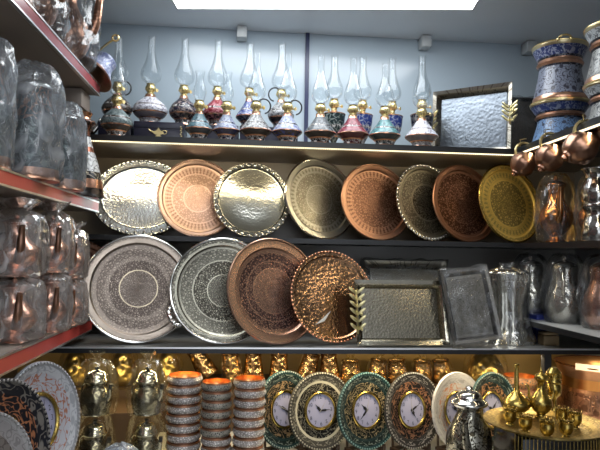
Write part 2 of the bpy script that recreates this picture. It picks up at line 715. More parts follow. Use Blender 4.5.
# left shelves with red edge band
M_red = plain('red edge band', rgb(190, 70, 62), 0.3, 0, 0.06, 20)
M_under = plain('brown grey shelf underside', rgb(156, 144, 134), 0.45, 0, 0.08, 8)


def left_shelf(label, z0, z1, y1, red=M_red):
    t = thing('red_edged_shelf', label, 'shelf', (LX, 1.4, z0))
    h = z1 - z0
    G().box(XL - LX, -.004, -.9, y1 - 1.4, .002, h - .001).obj('board', M_under, t)
    G().box(-.004, .002, -.9, y1 - 1.4, .005, h - .005).obj('red_band', red, t)
    for a, b in ((0, .005), (h - .005, h)):
        G().box(-.006, .004, -.9, y1 - 1.4, a, b).obj('metal_trim', M_chrome, t)
    return t


left_shelf('uppermost red edged shelf at left, its brown underside showing', 2.048, 2.088, 2.17, plain('faded red edge band', rgb(178, 92, 96), 0.22, 0, .06, 20))
left_shelf('middle red edged shelf at left carrying the plastic wrapped pots', 1.636, 1.675, 2.21)
left_shelf('lowest red edged shelf at left under the wrapped copper jugs', 1.220, 1.264, 2.17)
tag(G().box(XL, -.46, .5, 1.85, .87, .905).obj('wooden_shelf', M_shelf), 'dark low shelf at left under the three large plate clocks', 'shelf')
g = G().box(-.62, -.56, 2.06, 2.17, 1.985, 2.046, bev=.003)
tag(g.obj('shelf_bracket', M_under), 'brown bracket below the end of the uppermost red edged shelf', 'bracket')


# right shelves
def right_shelf(label, z0, z1, y0, y1, top=M_shelf, strip=False):
    t = thing('side_shelf', label, 'shelf', (RXE, y1, z0))
    h = z1 - z0
    G().box(.003, XR - RXE, y0 - y1, 0, 0, h).obj('board', top, t)
    G().box(-.002, .003, y0 - y1, 0, 0, h).obj('front_edge', plain('black edge band', rgb(20, 20, 22), 0.35), t)
    if strip:
        g = G()
        n = int((y1 - y0) / .0105)
        for i in range(n):
            yy = y0 - y1 + (y1 - y0) * i / n
            g.box(-.003, .004, yy, yy + .0065, -.006, -.0012)
        g.obj('light_strip', M_bead, t)
    return t


right_shelf('dark side shelf at right carrying the enamelled pots, LED strip below', A_B, A_T, .9, AF - .003, strip=True)
strip_light('strip_lamp_side', 1.0, AF, RXE + .02, A_B - .009, 0.9, 0.3, False)
right_shelf('dark side shelf at right under the amber wrapped ewers', B_B - .004, B_T - .002, .9, BF - .003)
right_shelf('pale side shelf at right under the plastic wrapped pitchers', 1.257, 1.275, .9, 2.42, plain('pale grey shelf board', rgb(190, 190, 186), 0.3))
tag(G().box(1.035, 1.06, 2.0, 2.025, D_T, C_B).obj('shelf_post', M_black), 'short black post between the bottom shelf and the grey tray shelf', 'post')

# ------------------------------------------------------------------ round trays
ORD = {}


def engrave(name, R, base, dark, zones, **kw):
    met = kw.pop('metal', .88)
    z = tuple((q[0], base if q[1] is None else q[1], dark, met, min(1.0, q[2] * 1.12), q[3] if len(q) > 3 else 0) for q in zones)
    kw.setdefault('aniso', .55)
    return patterned(name, 'r', R, z, **kw)


def tray_prof(R, well=0.84, h=0.05, lip=True):
    w = well * R
    p = [(0, 0), (w * .5, 0), (w * .97, 0), (w, h * R * .12), (w + .018 * R, h * R * .75), (w + .03 * R, h * R), (R * .97, h * R * 1.1), (R, h * R * 1.25), (R, h * R * .95), (R * .97, h * R * .8), (w + .04 * R, h * R * .6), (w + .015 * R, -.006), (0, -.006)]
    return p


def tray(label, px, py, rpx, Y, shelfz, mat, psi=0, lean=12, well=.84, rim=None, rimmat=None, sx=1.0, roll=0, flute=0, famp=0, group='trays on the upper tray shelf', rest=True):
    psi, lean = math.radians(psi), math.radians(lean)
    c = at(px, py, Y)
    R = rpx * Y / F / math.cos(lean)
    if rest:
        c.z = shelfz + R * math.cos(lean) * (1.022 if rim in ('scroll', 'bead', 'rope') else 1.0) + .002
    t = thing('round_tray' if sx == 1 else 'oval_tray', label, 'tray', orient(c, psi, lean, roll), group)
    m = mat(R) if callable(mat) else mat
    G().lathe(tray_prof(R, well), 72, None, flute, famp, sx=sx).obj('tray_body', m, t, 35)
    rm = rimmat or m
    zt = .0575 * R
    if rim == 'bead':
        g = G()
        n = 72
        for k in range(n):
            a = 2 * PI * k / n
            g.ball((R * .985 * math.cos(a) * sx, R * .985 * math.sin(a), zt), R * .028, (1, 1, .9), 8)
        g.obj('beaded_rim', rm, t)
    elif rim == 'rope':
        g = G()
        n = 60
        for k in range(n):
            a = 2 * PI * k / n
            g.ball((R * .97 * math.cos(a) * sx, R * .97 * math.sin(a), zt), R * .045, (1.25, .62, .7), 8, RZ(a + .7))
        g.obj('rope_rim', rm, t)
    elif rim == 'scroll':
        g = G()
        n = 34
        for k in range(n):
            a = 2 * PI * k / n
            g.ball((R * .955 * math.cos(a) * sx, R * .955 * math.sin(a), zt), R * .06, (1.0, .75, .45), 8, RZ(a + .5))
            g.ball((R * .99 * math.cos(a + .09) * sx, R * .99 * math.sin(a + .09), zt), R * .03, (1, 1, .7), 6)
        g.obj('scrolled_rim', rm, t)
    elif rim == 'plain':
        g = G()
        g.tube([(R * .985 * math.cos(2 * PI * k / 72) * sx, R * .985 * math.sin(2 * PI * k / 72), zt + .002) for k in range(72)], R * .022, 8, True)
        g.obj('rolled_rim', rm, t)
    return t, R


Z_FULL = ((0, None, .75), (.29, None, .15), (.32, None, .8), (.60, None, .1), (.63, None, .7), (.80, None, .1), (.84, None, 0))
m_t2 = lambda R: engrave('engraved rose copper', R, (0.76, 0.52, 0.40, 1), (0.24, 0.12, 0.08, 1), ((0, None, .35), (.05, None, .55), (.33, None, .05), (.36, None, .6), (.62, None, .1), (.65, None, .3, .8), (.80, None, .1), (.86, None, 0), (.95, None, .5)), petals=52, k=26, m=18, style='edge', rough=.34, k2=(40, 50))
m_t4 = lambda R: engrave('engraved antique silver', R, (0.48, 0.47, 0.42, 1), (0.14, 0.12, 0.08, 1), ((0, None, .6), (.34, None, .2), (.37, None, .7), (.66, None, .15), (.70, None, .2, .7), (.80, None, .1), (.86, None, 0)), petals=48, k=34, m=22, style='edge', rough=.3, k2=(48, 60))
m_t5 = lambda R: engrave('engraved antique copper', R, (0.50, 0.28, 0.19, 1), (0.12, 0.055, 0.035, 1), ((0, None, .8), (.6, None, .75), (.66, None, .15), (.68, None, .2, .9), (.81, None, .1), (.85, None, 0), (.96, None, .3)), petals=46, k=32, m=18, style='edge', rough=.33, k2=(44, 54))
m_t6 = lambda R: engrave('engraved dark silver', R, (0.46, 0.42, 0.32, 1), (0.06, 0.05, 0.04, 1), ((0, None, .9), (.45, None, .3), (.5, None, .7), (.80, None, .2), (.86, None, 0)), k=34, m=22, style='edge', rough=.3, k2=(40, 50))
m_t7 = lambda R: engrave('engraved dark copper', R, (0.42, 0.22, 0.145, 1), (0.09, 0.04, 0.028, 1), ((0, None, .8), (.5, None, .5), (.53, None, .85), (.80, None, .1), (.85, None, .1)), k=28, m=20, style='edge', rough=.32, k2=(46, 56))
m_t8 = lambda R: engrave('engraved yellow brass', R, (0.95, 0.68, 0.18, 1), (0.22, 0.16, 0.06, 1), ((0, None, .75), (.58, None, 0), (.62, None, .15), (.68, None, .2, .6), (.80, None, .05), (.88, None, .5), (.95, None, .05)), petals=44, k=22, m=14, style='edge', rough=.42, k2=(30, 40), metal=.6)
m_hs = hammered('hammered silver', (0.33, 0.33, 0.29, 1), 120, 0.16, .22, .0014)
m_hs2 = hammered('coarse hammered silver', (0.74, 0.79, 0.82, 1), 120, 0.2, .35, .0015)
m_hc = hammered('hammered copper', (0.64, 0.42, 0.28, 1), 110, 0.2, .5, .002, .3)

tray('oval hammered silver tray in clear wrap, first on the upper tray shelf', 142, 198, 37.3, 2.50, B_T, m_hs2, 2, 10, .80, 'scroll', m_hs2, sx=1.26, roll=math.radians(0))
tray('pale rose copper tray with engraved rings beside the oval silver tray', 198, 196, 39, 2.49, B_T, m_t2, 12, 11, .86, 'plain', None)
tray('round mirror-bright hammered silver tray with scrolled rim', 252, 197, 37.6, 2.45, B_T, m_hs, 8, 12, .86, 'scroll', M_silver)
tray('round antique silver tray engraved all over, plain wide rim, right of the mirror-bright one', 319.5, 196, 41, 2.46, B_T, m_t4, 26, 11, .82, 'plain', M_silver)
tray('reddish copper tray with a petal band, in front of the antique silver tray', 375.5, 199, 39.4, 2.45, B_T, m_t5, 17, 11, .84, 'plain', None)
tray('dark engraved silver tray with rope-twist rim between two copper trays', 427, 200, 39.6, 2.44, B_T, m_t6, 23, 11, .86, 'rope', M_silver)
tray('dark copper tray with finely engraved centre, left of the yellow brass tray', 463.5, 200, 40.2, 2.42, B_T, m_t7, 20, 11, .85, 'plain', None)
tray('yellow brass tray with a star medallion, last on the upper tray shelf', 508.5, 200, 41.2, 2.38, B_T, m_t8, 21, 11, .84, 'plain', M_gold)

m_u0 = lambda R: engrave('engraved brown copper', R, (0.62, 0.34, 0.22, 1), (0.12, 0.06, 0.04, 1), ((0, None, .8), (.8, None, .1), (.86, None, .1)), k=28, m=20, style='edge', rough=.35)
m_u1 = lambda R: engrave('engraved pewter', R, (0.37, 0.31, 0.26, 1), (0.06, 0.045, 0.04, 1), ((0, None, .75), (.33, (0.55, 0.46, 0.33, 1), .1), (.35, None, .85), (.52, None, .6), (.60, None, .75), (.74, None, .45, .5), (.825, None, .05), (.93, None, .5)), petals=60, k=40, m=26, style='edge', rough=.3, k2=(50, 60))
m_u2 = lambda R: engrave('deeply chased silver', R, (0.48, 0.46, 0.38, 1), (0.05, 0.045, 0.035, 1), ((0, None, .8), (.29, None, .0), (.31, None, .9), (.56, None, 0), (.585, None, .7, .55), (.80, None, .05), (.84, None, .1), (.91, None, .7)), petals=56, k=40, m=24, style='edge', rough=.25, k2=(44, 54))
m_u3 = lambda R: engrave('engraved dusky copper', R, (0.52, 0.33, 0.24, 1), (0.09, 0.055, 0.06, 1), ((0, None, .55), (.14, None, .3), (.2, None, .55), (.42, None, .15), (.44, None, .85), (.56, None, .25), (.58, None, .9), (.72, None, .4), (.78, None, .05), (.86, None, 0)), k=40, m=26, style='edge', rough=.27, k2=(60, 70))
LOW = 'trays on the lower tray shelf'
tray('brown copper tray half hidden behind the wrapped copper jugs', 73, 293, 43.5, 2.36, C_T, m_u0, 4, 6, .86, 'bead', None, group=LOW)
tray('large pewter coloured tray with engraved medallion and broad polished rim', 138.5, 291, 51.6, 2.085, C_T, m_u1, 13, 13, .83, 'plain', M_silver, group=LOW)
t, R = tray('large chased silver tray with dark rings and small handles, left of the big copper tray', 223.5, 291, 51.2, 2.07, C_T, m_u2, 12, 13, .84, 'plain', M_silver, group=LOW)
for a in (math.radians(208), math.radians(28)):
    g = G()
    c0 = Vector((math.cos(a), math.sin(a), 0)) * R
    tx = Vector((-math.sin(a), math.cos(a), 0))
    ex = c0.normalized()
    pts = [c0 + tx * (.034 * math.cos(u)) + ex * (.02 * math.sin(u)) + Vector((0, 0, .012)) for u in [PI * i / 12 for i in range(13)]]
    g.tube(pts, .0065, 8)
    for i in range(2, 12, 2):
        g.ball(pts[i], .009, seg=8)
    g.obj('handle', M_silver, t)
tray('biggest copper tray, dusky engraved centre and smooth rolled rim', 274, 291, 51.7, 2.065, C_T, m_u3, 27, 13, .80, 'plain', None, group=LOW)
tu, RU = tray('hammered copper tray with beaded rim in front of the biggest copper tray', 332, 296, 45, 2.085, C_T, m_hc, 20, 14, .88, 'bead', M_copper, group=LOW)

g = G().poly([(-.075, -.095), (-.012, -.050), (-.040, -.085)], .003, .0042)  # small flat white triangle on the tray face
o = g.obj('white_patch', plain('white paper', rgb(226, 220, 206), .7, 0, .03), tu)
o['label'] = 'small triangular white patch'

# ------------------------------------------------------------------ rectangular trays
def branch(g, p0, p1, n, out, leaf=.02, thick=.0035):
    p0, p1, out = Vector(p0), Vector(p1), Vector(out)
    pts = [p0.lerp(p1, i / 8) + out * math.sin(PI * i / 8) for i in range(9)]
    g.tube(pts, thick, 6)
    ax = (p1 - p0).normalized()
    on = Vector((1, 0, 0))
    for i in range(n):
        t = (i + .5) / n
        c = p0.lerp(p1, t) + out * math.sin(PI * t)
        for sgn in (-1, 1):
            d = (ax * .62 + on * sgn * .78 + Vector((0, 0, .25))).normalized()
            q = d.to_track_quat('X', 'Z').to_matrix().to_4x4()
            g.ball(c + d * leaf * .75, leaf, (.85, .24, .16), 8, q)
        if i % 2 == 0:
            g.ball(c + on * leaf * .5 + Vector((0, 0, leaf * .4)), leaf * .22, seg=6)


def rect_tray(label, M, w, h, mat, rimmat, depth=.022, rimw=.03, handles=(), wav=0.0, group=None, wrap=None, leaf=.02, name='rectangular_tray', span=.72, nleaf=7):
    t = thing(name, label, 'tray', M, group)
    g = G()
    b = g.b
    loops = []
    n = 24

    def loop(ww, hh, z, wv=0):
        vs = []
        P = []
        for i in range(n):
            P.append((-ww + 2 * ww * i / n, -hh))
        for i in range(n):
            P.append((ww, -hh + 2 * hh * i / n))
        for i in range(n):
            P.append((ww - 2 * ww * i / n, hh))
        for i in range(n):
            P.append((-ww, hh - 2 * hh * i / n))
        for i, (x, y) in enumerate(P):
            f = 1 + wv * math.sin(i * PI / 2) if wv else 1
            vs.append(b.verts.new((x * f, y * f, z + (wv * .15 * math.cos(i * PI / 2)))))
        return vs
    w2, h2 = w / 2, h / 2
    specs = [(w2 - rimw, h2 - rimw, 0, 0), (w2 - rimw * .75, h2 - rimw * .75, depth * .7, 0), (w2 - rimw * .5, h2 - rimw * .5, depth, 0), (w2, h2, depth * 1.15, wav), (w2, h2, depth * .95, wav), (w2 - rimw * .55, h2 - rimw * .55, depth * .75, 0), (w2 - rimw * .95, h2 - rimw * .95, -.004, 0)]
    L = [loop(*q) for q in specs]
    for i in range(len(L) - 1):
        for k in range(4 * n):
            k2 = (k + 1) % (4 * n)
            b.faces.new((L[i][k], L[i][k2], L[i + 1][k2], L[i + 1][k]))
    b.faces.new(L[-1])
    g.obj('rim', rimmat, t, 30)
    G().box(-w2 + rimw, w2 - rimw, -h2 + rimw, h2 - rimw, -.003, .001).obj('tray_floor', mat, t)
    for side in handles:
        g = G()
        branch(g, (side * (w2 - .004), -h2 * span, depth + .006), (side * (w2 - .004), h2 * span, depth + .006), nleaf, (side * .004, 0, .022), leaf)
        g.obj('handle', M_olive, t)
    if wrap:
        film(t, w, h, depth, wrap)
    return t


def film(t, w, h, d, m, seed=1, slack=1.08):
    """loose plastic sleeve around a tray"""
    g = G()
    n = 26
    b = g.b
    rows = []
    for s in (1, -1):
        rr = []
        for j in range(n + 1):
            r = []
            for i in range(n + 1):
                x = (i / n - .5) * w * slack
                y = (j / n - .5) * h * slack
                e = 1 - max(abs(i / n - .5), abs(j / n - .5)) * 2
                q = Vector((x * 14, y * 14, seed * 3.3 + s))
                k = noise.noise(q) * .006 + abs(noise.noise(q * 2.4)) * .008
                z = (d * 1.5 if s > 0 else -.012) + s * k * min(1, e * 5) if e > 0 else d * .6
                wob = noise.noise(Vector((x * 25, y * 25, seed))) * .012 * (1 - min(1, e * 6))
                r.append(b.verts.new((x + wob, y + wob * .8, z)))
            rr.append(r)
        for j in range(n):
            for i in range(n):
                b.faces.new((rr[j][i], rr[j][i + 1], rr[j + 1][i + 1], rr[j + 1][i]))
        rows.append(rr)
    g.obj('plastic_wrap', m, t, 60)


M_olive = plain('gold green leaf metal', (0.74, 0.66, 0.36, 1), 0.32, 1.0, 0.2, 60, .2)
m_ant = patterned('chased antique rim', 'z', .03, ((0, (0.24, 0.22, 0.18, 1), (0.05, 0.045, 0.04, 1), 1.0, .7), (.9, (0.3, 0.28, 0.24, 1), (0.1, 0.08, 0.06, 1), 1.0, .7)), k=60, m=2, style='dot', rough=.3)
m_mirror = hammered('mirror bright hammered steel', (0.26, 0.295, 0.34, 1), 85, 0.36, .3, .003, .55)
# upper right large tray
p1, p2 = at(438, 146, 2.47), at(509.5, 139, 2.29)
xa = Vector((p2.x - p1.x, p2.y - p1.y, 0))
psi = math.atan2(xa.y, xa.x)
mid = (p1 + p2) / 2
hh = .278
lean = math.radians(5)
c = Vector((mid.x, mid.y, A_T + hh / 2 + .001))
rect_tray('large mirror-bright hammered tray with gold leaf handles standing beside the oil lamps', orient(c, psi, lean), xa.length + .03, hh, m_mirror, m_ant, .03, .028, (-1, 1), .0, leaf=.026, span=.26, nleaf=4)
c = at(523, 114, 2.46)
c.z = A_T + .135 + .004
m_dk = patterned('dark brushed tray', 'rect', (.06, .12), ((0, (0.20, 0.18, 0.16, 1), (0.05, 0.045, 0.04, 1), 1.0, .7),), k=14, m=4, style='scroll', rough=.35)
rect_tray('dark tray in grey plastic wrap between the mirror-bright tray and the blue pots', orient(c, math.radians(-4), math.radians(5)), .13, .265, m_dk, plain('black metal rim', (0.05, 0.05, 0.055, 1), .3, .8), .015, .012, (), wrap=M_film_grey)

# lower rectangular tray
c = at(400, 311, 2.045)
lean = math.radians(14)
h5 = .222
c.z = C_T + h5 / 2 * math.cos(lean) + .002
m_h5 = hammered('hammered dark nickel', (0.42, 0.39, 0.31, 1), 140, 0.22, .4, .0016, .3)
m_r5 = hammered('hammered bright nickel', (0.50, 0.47, 0.38, 1), 90, 0.18, .3, .0018, .4)
rect_tray('hammered nickel tray with a gold leaf branch handle, beside the hammered copper tray', orient(c, math.radians(3), lean), .325, h5, m_h5, m_r5, .022, .026, (-1,), leaf=.023, span=.66, nleaf=6)
c = at(405, 296, 2.42)
c.z = C_T + .151
rect_tray('plastic wrapped dark tray lying tilted behind the hammered nickel tray', orient(c, math.radians(-4), math.radians(14)), .34, .27, plain('dull dark metal', (0.16, 0.15, 0.13, 1), .35, 1), m_ant, .02, .03, (), wrap=M_film_grey)
# wrapped grey tray
c = at(464, 311, 2.055)
m_g6 = patterned('grey chased tray', 'rect', (.09, .12), ((0, (0.15, 0.145, 0.135, 1), (0.05, 0.045, 0.04, 1), 1.0, .6), (.8, (0.2, 0.19, 0.18, 1), (0.06, 0.06, 0.06, 1), 1.0, .3)), k=9, m=4, style='scroll', rough=.4)
Mg = orient((c.x, 2.005, C_T + .142), math.radians(-6), math.radians(14), math.radians(8))
t = rect_tray('grey chased tray in dull plastic sleeve tilted against the hammered nickel tray', Mg, .165, .25, m_g6, m_g6, .018, .02, (), wrap=None)
film(t, .165, .26, .018, M_film_grey, 3, 1.06)
# scalloped vase in plastic
c = at(507, 308, 2.13)
t = thing('silver_vase', 'scalloped silver vase in clear plastic, left of the wrapped pitchers', 'vase', T((c.x, 2.13, C_T)))
m_vs = hammered('dark polished silver', (0.62, 0.59, 0.50, 1), 30, .18, .6, .006, .5, .85)
G().lathe(smooth([(0, 0), (.088, 0), (.092, .006), (.080, .02), (.066, .045), (.056, .10), (.056, .15), (.062, .20), (.068, .235), (.072, .25), (.068, .25), (.055, .2), (0, .19)], 3), 64, None, 8, .07).obj('body', m_vs, t, 60)
G().torus(.066, .003, .225, 40, 6).obj('neck_ring', M_silver, t)
G().bag([(.097, -.0003), (.100, .012), (.086, .06), (.076, .12), (.078, .2), (.080, .255), (.05, .265), (.02, .272), (.03, .29)], 8, .10, sx=1.0).obj('plastic_bag', M_film, t, 80)


# ------------------------------------------------------------------ oil lamps
def zones_lamp(main, fig, dark, cop=(0.72, 0.40, 0.27, 1)):
    W_ = (0.70, 0.68, 0.66, 1)
    return ((0, cop, cop, .9, 0), (.06, dark, W_, .0, .7), (.18, cop, cop, .9, 0), (.22, dark, fig, 0, .55), (.36, cop, cop, .9, 0), (.40, main, fig, 0, .75), (.58, dark, W_, 0, .8), (.64, main, fig, 0, .7), (.90, cop, cop, .8, 0))


M_burn = patterned('pierced pale brass', 'z', .2, ((0, (0.82, 0.68, 0.34, 1), (0.10, 0.07, 0.03, 1), .9, .8),), k=9, m=26, style='dot', rough=.3)
P_ONION = [(0, 0), (.60, 0), (.64, .03), (.60, .10), (.56, .15), (.68, .22), (.94, .33), (1.0, .38), (.95, .44), (.74, .58), (.50, .75), (.32, .90), (.26, 1.0), (.24, 1.0)]
P_ROUND = [(0, 0), (.58, 0), (.62, .04), (.56, .12), (.62, .20), (.88, .32), (1.0, .46), (.96, .56), (.80, .70), (.55, .82), (.36, .91), (.28, 1.0), (.25, 1.0)]
P_URN = [(0, 0), (.50, 0), (.52, .03), (.30, .10), (.22, .20), (.26, .27), (.55, .40), (.84, .58), (.97, .76), (1.0, .86), (1.04, .90), (1.0, .93), (.45, .96), (.30, 1.0), (.25, 1.0)]


def lamp(label, px, py, Y, base_z, R, H, prof, mat, burner=.036, ch=.18, cr=.031, tube=.0125, handle=0, short=False, row='front'):
    x = at(px, py, Y).x
    t = thing('oil_lamp', label, 'oil lamp', (x, Y, base_z), 'oil lamps on the top shelf')
    pr = smooth([(r * R, z * H) for r, z in prof], 3) if prof is not P_URN else smooth([(r * R, z * H) for r, z in prof], 2)
    G().lathe(pr, 32).obj('lamp_body', mat, t, 50)
    b = burner
    r0 = .27 * R
    g = G().lathe([(r0, 0), (r0 * 1.05, b * .08), (.0125, b * .14), (.0125, b * .22)] + [(.0065 + .0145 * math.sin(PI * (.12 + .70 * i / 10)), b * (.22 + .70 * i / 10)) for i in range(11)] + [(.0165, b * .96), (.0175, b), (.0155, b), (.014, b * .75), (0, b * .74)], 28, T((0, 0, H - .001)))
    for k in range(12):
        a = 2 * PI * k / 12
        g.ball((.0205 * math.cos(a), .0205 * math.sin(a), H + b * .50), .0022, (1, 1, 1.2), 6)
    bo = g.obj('burner', M_burn, t)
    G().tube([(.012, -.012, H + b * .3), (.026, -.022, H + b * .3)], .0018, 6).lathe([(0, 0), (.007, 0), (.007, .003), (0, .003)], 12, T((.027, -.023, H + b * .3)) @ RZ(-.7) @ RY(PI / 2)).obj('wick_knob', M_brass, bo)
    z0 = H + b * .75
    c = smooth([(.0165, 0), (.0175, ch * .06), (cr * .86, ch * .13), (cr, ch * .22), (cr * .93, ch * .33), (cr * .66, ch * .47), (tube * 1.1, ch * .66), (tube, ch * .8), (tube * 1.02, ch * .97), (tube * 1.12, ch)], 4)
    if short:
        c = smooth([(.0165, 0), (.018, ch * .08), (cr, ch * .3), (cr * .92, ch * .46), (cr * .62, ch * .68), (cr * .62, ch * .85), (cr * .78, ch)], 4)
    G().lathe(c, 28, T((0, 0, z0))).obj('chimney', M_glass, t, 80)
    if handle:
        s = handle
        pts = [(s * (R * .30 + .026 * math.sin(u) + .01), -.008, H * .93 + .03 - .028 * math.cos(u)) for u in [PI * .05 + PI * 1.15 * i / 12 for i in range(13)]]
        G().tube(pts, .003, 8).obj('handle', M_black, t)
    return t


def lm(name, main, fig, dark, k=7, m=9, style='flower'):
    return patterned(name, 'z', 1.0, (), k, m) if False else (name, main, fig, dark, k, m, style)


def lampmat(spec, H):
    name, main, fig, dark, k, m, style = spec

    def dk(c, f):
        return tuple(x * f for x in c[:3]) + (1,)
    w = 1.15 if name == 'white enamel' else .62
    return patterned(name, 'z', H, zones_lamp(dk(main, w), dk(fig, .7), dk(dark, .4)), k=k, m=m, style=style, rough=.2, bump=.3, wear=.2)


c_teal, c_red, c_blue, c_white, c_navy, c_grey = rgb(118, 156, 168), rgb(150, 48, 62), rgb(44, 66, 140), rgb(206, 206, 214), rgb(44, 44, 66), rgb(140, 138, 140)
L_tealgrey = lm('pale grey green enamel', rgb(150, 165, 165), rgb(60, 80, 84), rgb(90, 70, 62))
L_white = lm('white enamel', c_white, rgb(120, 110, 130), rgb(178, 170, 176), 9, 8)
L_navy = lm('dark navy enamel', c_navy, rgb(190, 170, 160), rgb(28, 26, 38))
L_teal = lm('teal enamel', c_teal, rgb(40, 58, 74), rgb(70, 78, 90))
L_teal2 = lm('turquoise enamel', rgb(110, 172, 176), rgb(40, 70, 84), rgb(52, 78, 88))
L_red = lm('red enamel', c_red, rgb(226, 150, 160), rgb(70, 24, 34))
L_red2 = lm('rose red enamel', rgb(168, 70, 90), rgb(96, 20, 34), rgb(110, 36, 50))
L_bw = lm('blue and white enamel', rgb(180, 190, 214), rgb(40, 56, 120), rgb(50, 54, 96))
L_blue = lm('deep blue enamel', c_blue, rgb(190, 200, 225), rgb(26, 30, 70))
L_bw2 = lm('white enamel with blue dabs', rgb(196, 204, 224), rgb(36, 66, 170), rgb(70, 60, 70))
L_wd = lm('white and black enamel', rgb(186, 188, 190), rgb(34, 32, 38), rgb(44, 36, 38), 8, 8)
L_gd = lm('dark grey enamel', rgb(122, 128, 134), rgb(30, 28, 34), rgb(34, 30, 36))
L_urnb = lm('blue banded urn enamel', rgb(46, 70, 150), rgb(200, 205, 215), rgb(150, 150, 160), 6, 7)
L_urnd = lm('dark banded urn enamel', rgb(40, 42, 56), rgb(180, 178, 176), rgb(110, 110, 112), 6, 7)
L_urnt = lm('green black urn enamel', rgb(38, 58, 62), rgb(170, 185, 180), rgb(90, 100, 100), 6, 7)
L_dsil = lm('brown silver lamp body', rgb(120, 110, 104), rgb(36, 30, 28), rgb(46, 34, 30))

YF_, YK = 2.262, 2.43
KB = A_T + .088
HF, RF = .118, .063
FR = [  # label, px, spec, chimney, radius, handle, short
    ('pale grey green oil lamp at the left end of the front row', 116, L_tealgrey, .17, .058, 0, False),
    ('small teal oil lamp with a short chimney, beside the black gift box', 198.5, L_teal, .115, .052, 0, True),
    ('blue and white oil lamp with a short chimney, right of the small teal one', 226, L_bw, .115, .050, 0, True),
    ('white and black banded oil lamp in front of the deep blue one', 255.5, L_wd, .19, .061, 1, False),
    ('white oil lamp with blue dabs and a black handle, just left of the navy post', 287, L_bw2, .19, .058, 1, False),
    ('dark grey oil lamp just right of the navy post', 320, L_gd, .185, .062, 0, False),
    ('rose red oil lamp right of the navy post', 352.5, L_red2, .185, .062, 0, False),
    ('turquoise oil lamp between the rose red and the white ones', 384.5, L_teal2, .17, .062, 0, False),
    ('white oil lamp in the front row beside the mirror-bright tray', 421.5, L_white, .185, .065, 0, False)]
for i, (lab, px, sp, ch, R, hd, sh) in enumerate(FR):
    H = .112 if sh else HF
    lamp(lab, px, 140, YF_, A_T, R, H, P_ONION if i != 0 else P_ROUND, lampmat(sp, H), .042, ch * 1.06, .025 if sh else .036, handle=hd, short=sh)
BK = [
    ('dark brown oil lamp with black handle behind the pale grey green one', 117, L_dsil, .18, .060, 1, P_ROUND),
    ('round white oil lamp standing on the black gift box', 150, L_white, .19, .070, 0, P_ROUND),
    ('dark navy oil lamp behind the gift boxes, next to the round white one', 183.5, L_navy, .19, .058, 0, P_ROUND),
    ('red oil lamp in the back row behind the blue and white one', 217, L_red, .19, .056, 0, P_ROUND),
    ('deep blue oil lamp half hidden behind the white and black banded one', 249, L_blue, .185, .054, 0, P_ONION),
    ('dark oil lamp with black handle behind the lamp with blue dabs', 281, L_wd, .19, .054, -1, P_ROUND)]
for lab, px, sp, ch, R, hd, pf in BK:
    lamp(lab, px, 110, YK, KB, R, .122, pf, lampmat(sp, .122), .046, ch * 1.07, .041, .015, handle=hd)
UR = [
    ('green black urn shaped oil lamp behind the dark grey and rose red ones', 334, L_urnt, .046),
    ('blue banded urn shaped oil lamp behind the rose red one', 362.5, L_urnb, .042),
    ('blue banded urn shaped oil lamp behind the turquoise one', 392, L_urnb, .044),
    ('dark urn shaped oil lamp behind the white one by the mirror-bright tray', 422, L_urnd, .046)]
for lab, px, sp, R in UR:
    lamp(lab, px, 110, YK if px < 400 else 2.385, A_T, R, .175, P_URN, lampmat(sp, .175), .05, .195, .038, .0145)

# teapot-like small lamp at far left
x = at(79, 115, 2.40).x
t = thing('brass_teapot', 'small silver and brown teapot with black handle at the lamp shelf\'s left end', 'teapot', (x, 2.40, A_T))
G().lathe(smooth([(0, 0), (.04, 0), (.055, .02), (.062, .05), (.05, .085), (.025, .105), (.02, .115), (.018, .115)], 3), 28).obj('body', lampmat(L_dsil, .115), t)
G().lathe([(.024, 0), (.02, .012), (.006, .02), (.009, .028), (0, .034)], 20, T((0, 0, .113))).obj('lid', M_silver, t)
G().tube([(.05, 0, .04), (.075, -.005, .07), (.085, -.005, .10)], [.012, .008, .006], 10).obj('spout', M_silver, t)
G().tube([(.02 + .03 * math.sin(u), -.02, .11 - .03 * math.cos(u)) for u in [PI * i / 10 for i in range(11)]], .0035, 8).obj('handle', M_black, t)

# gift boxes with a lamp emblem
M_gbox = plain('dark navy gift box card', rgb(26, 26, 44), .35, 0, .2, 30)
M_gprint = plain('gold print', (0.62, 0.50, 0.24, 1), .35, .7)


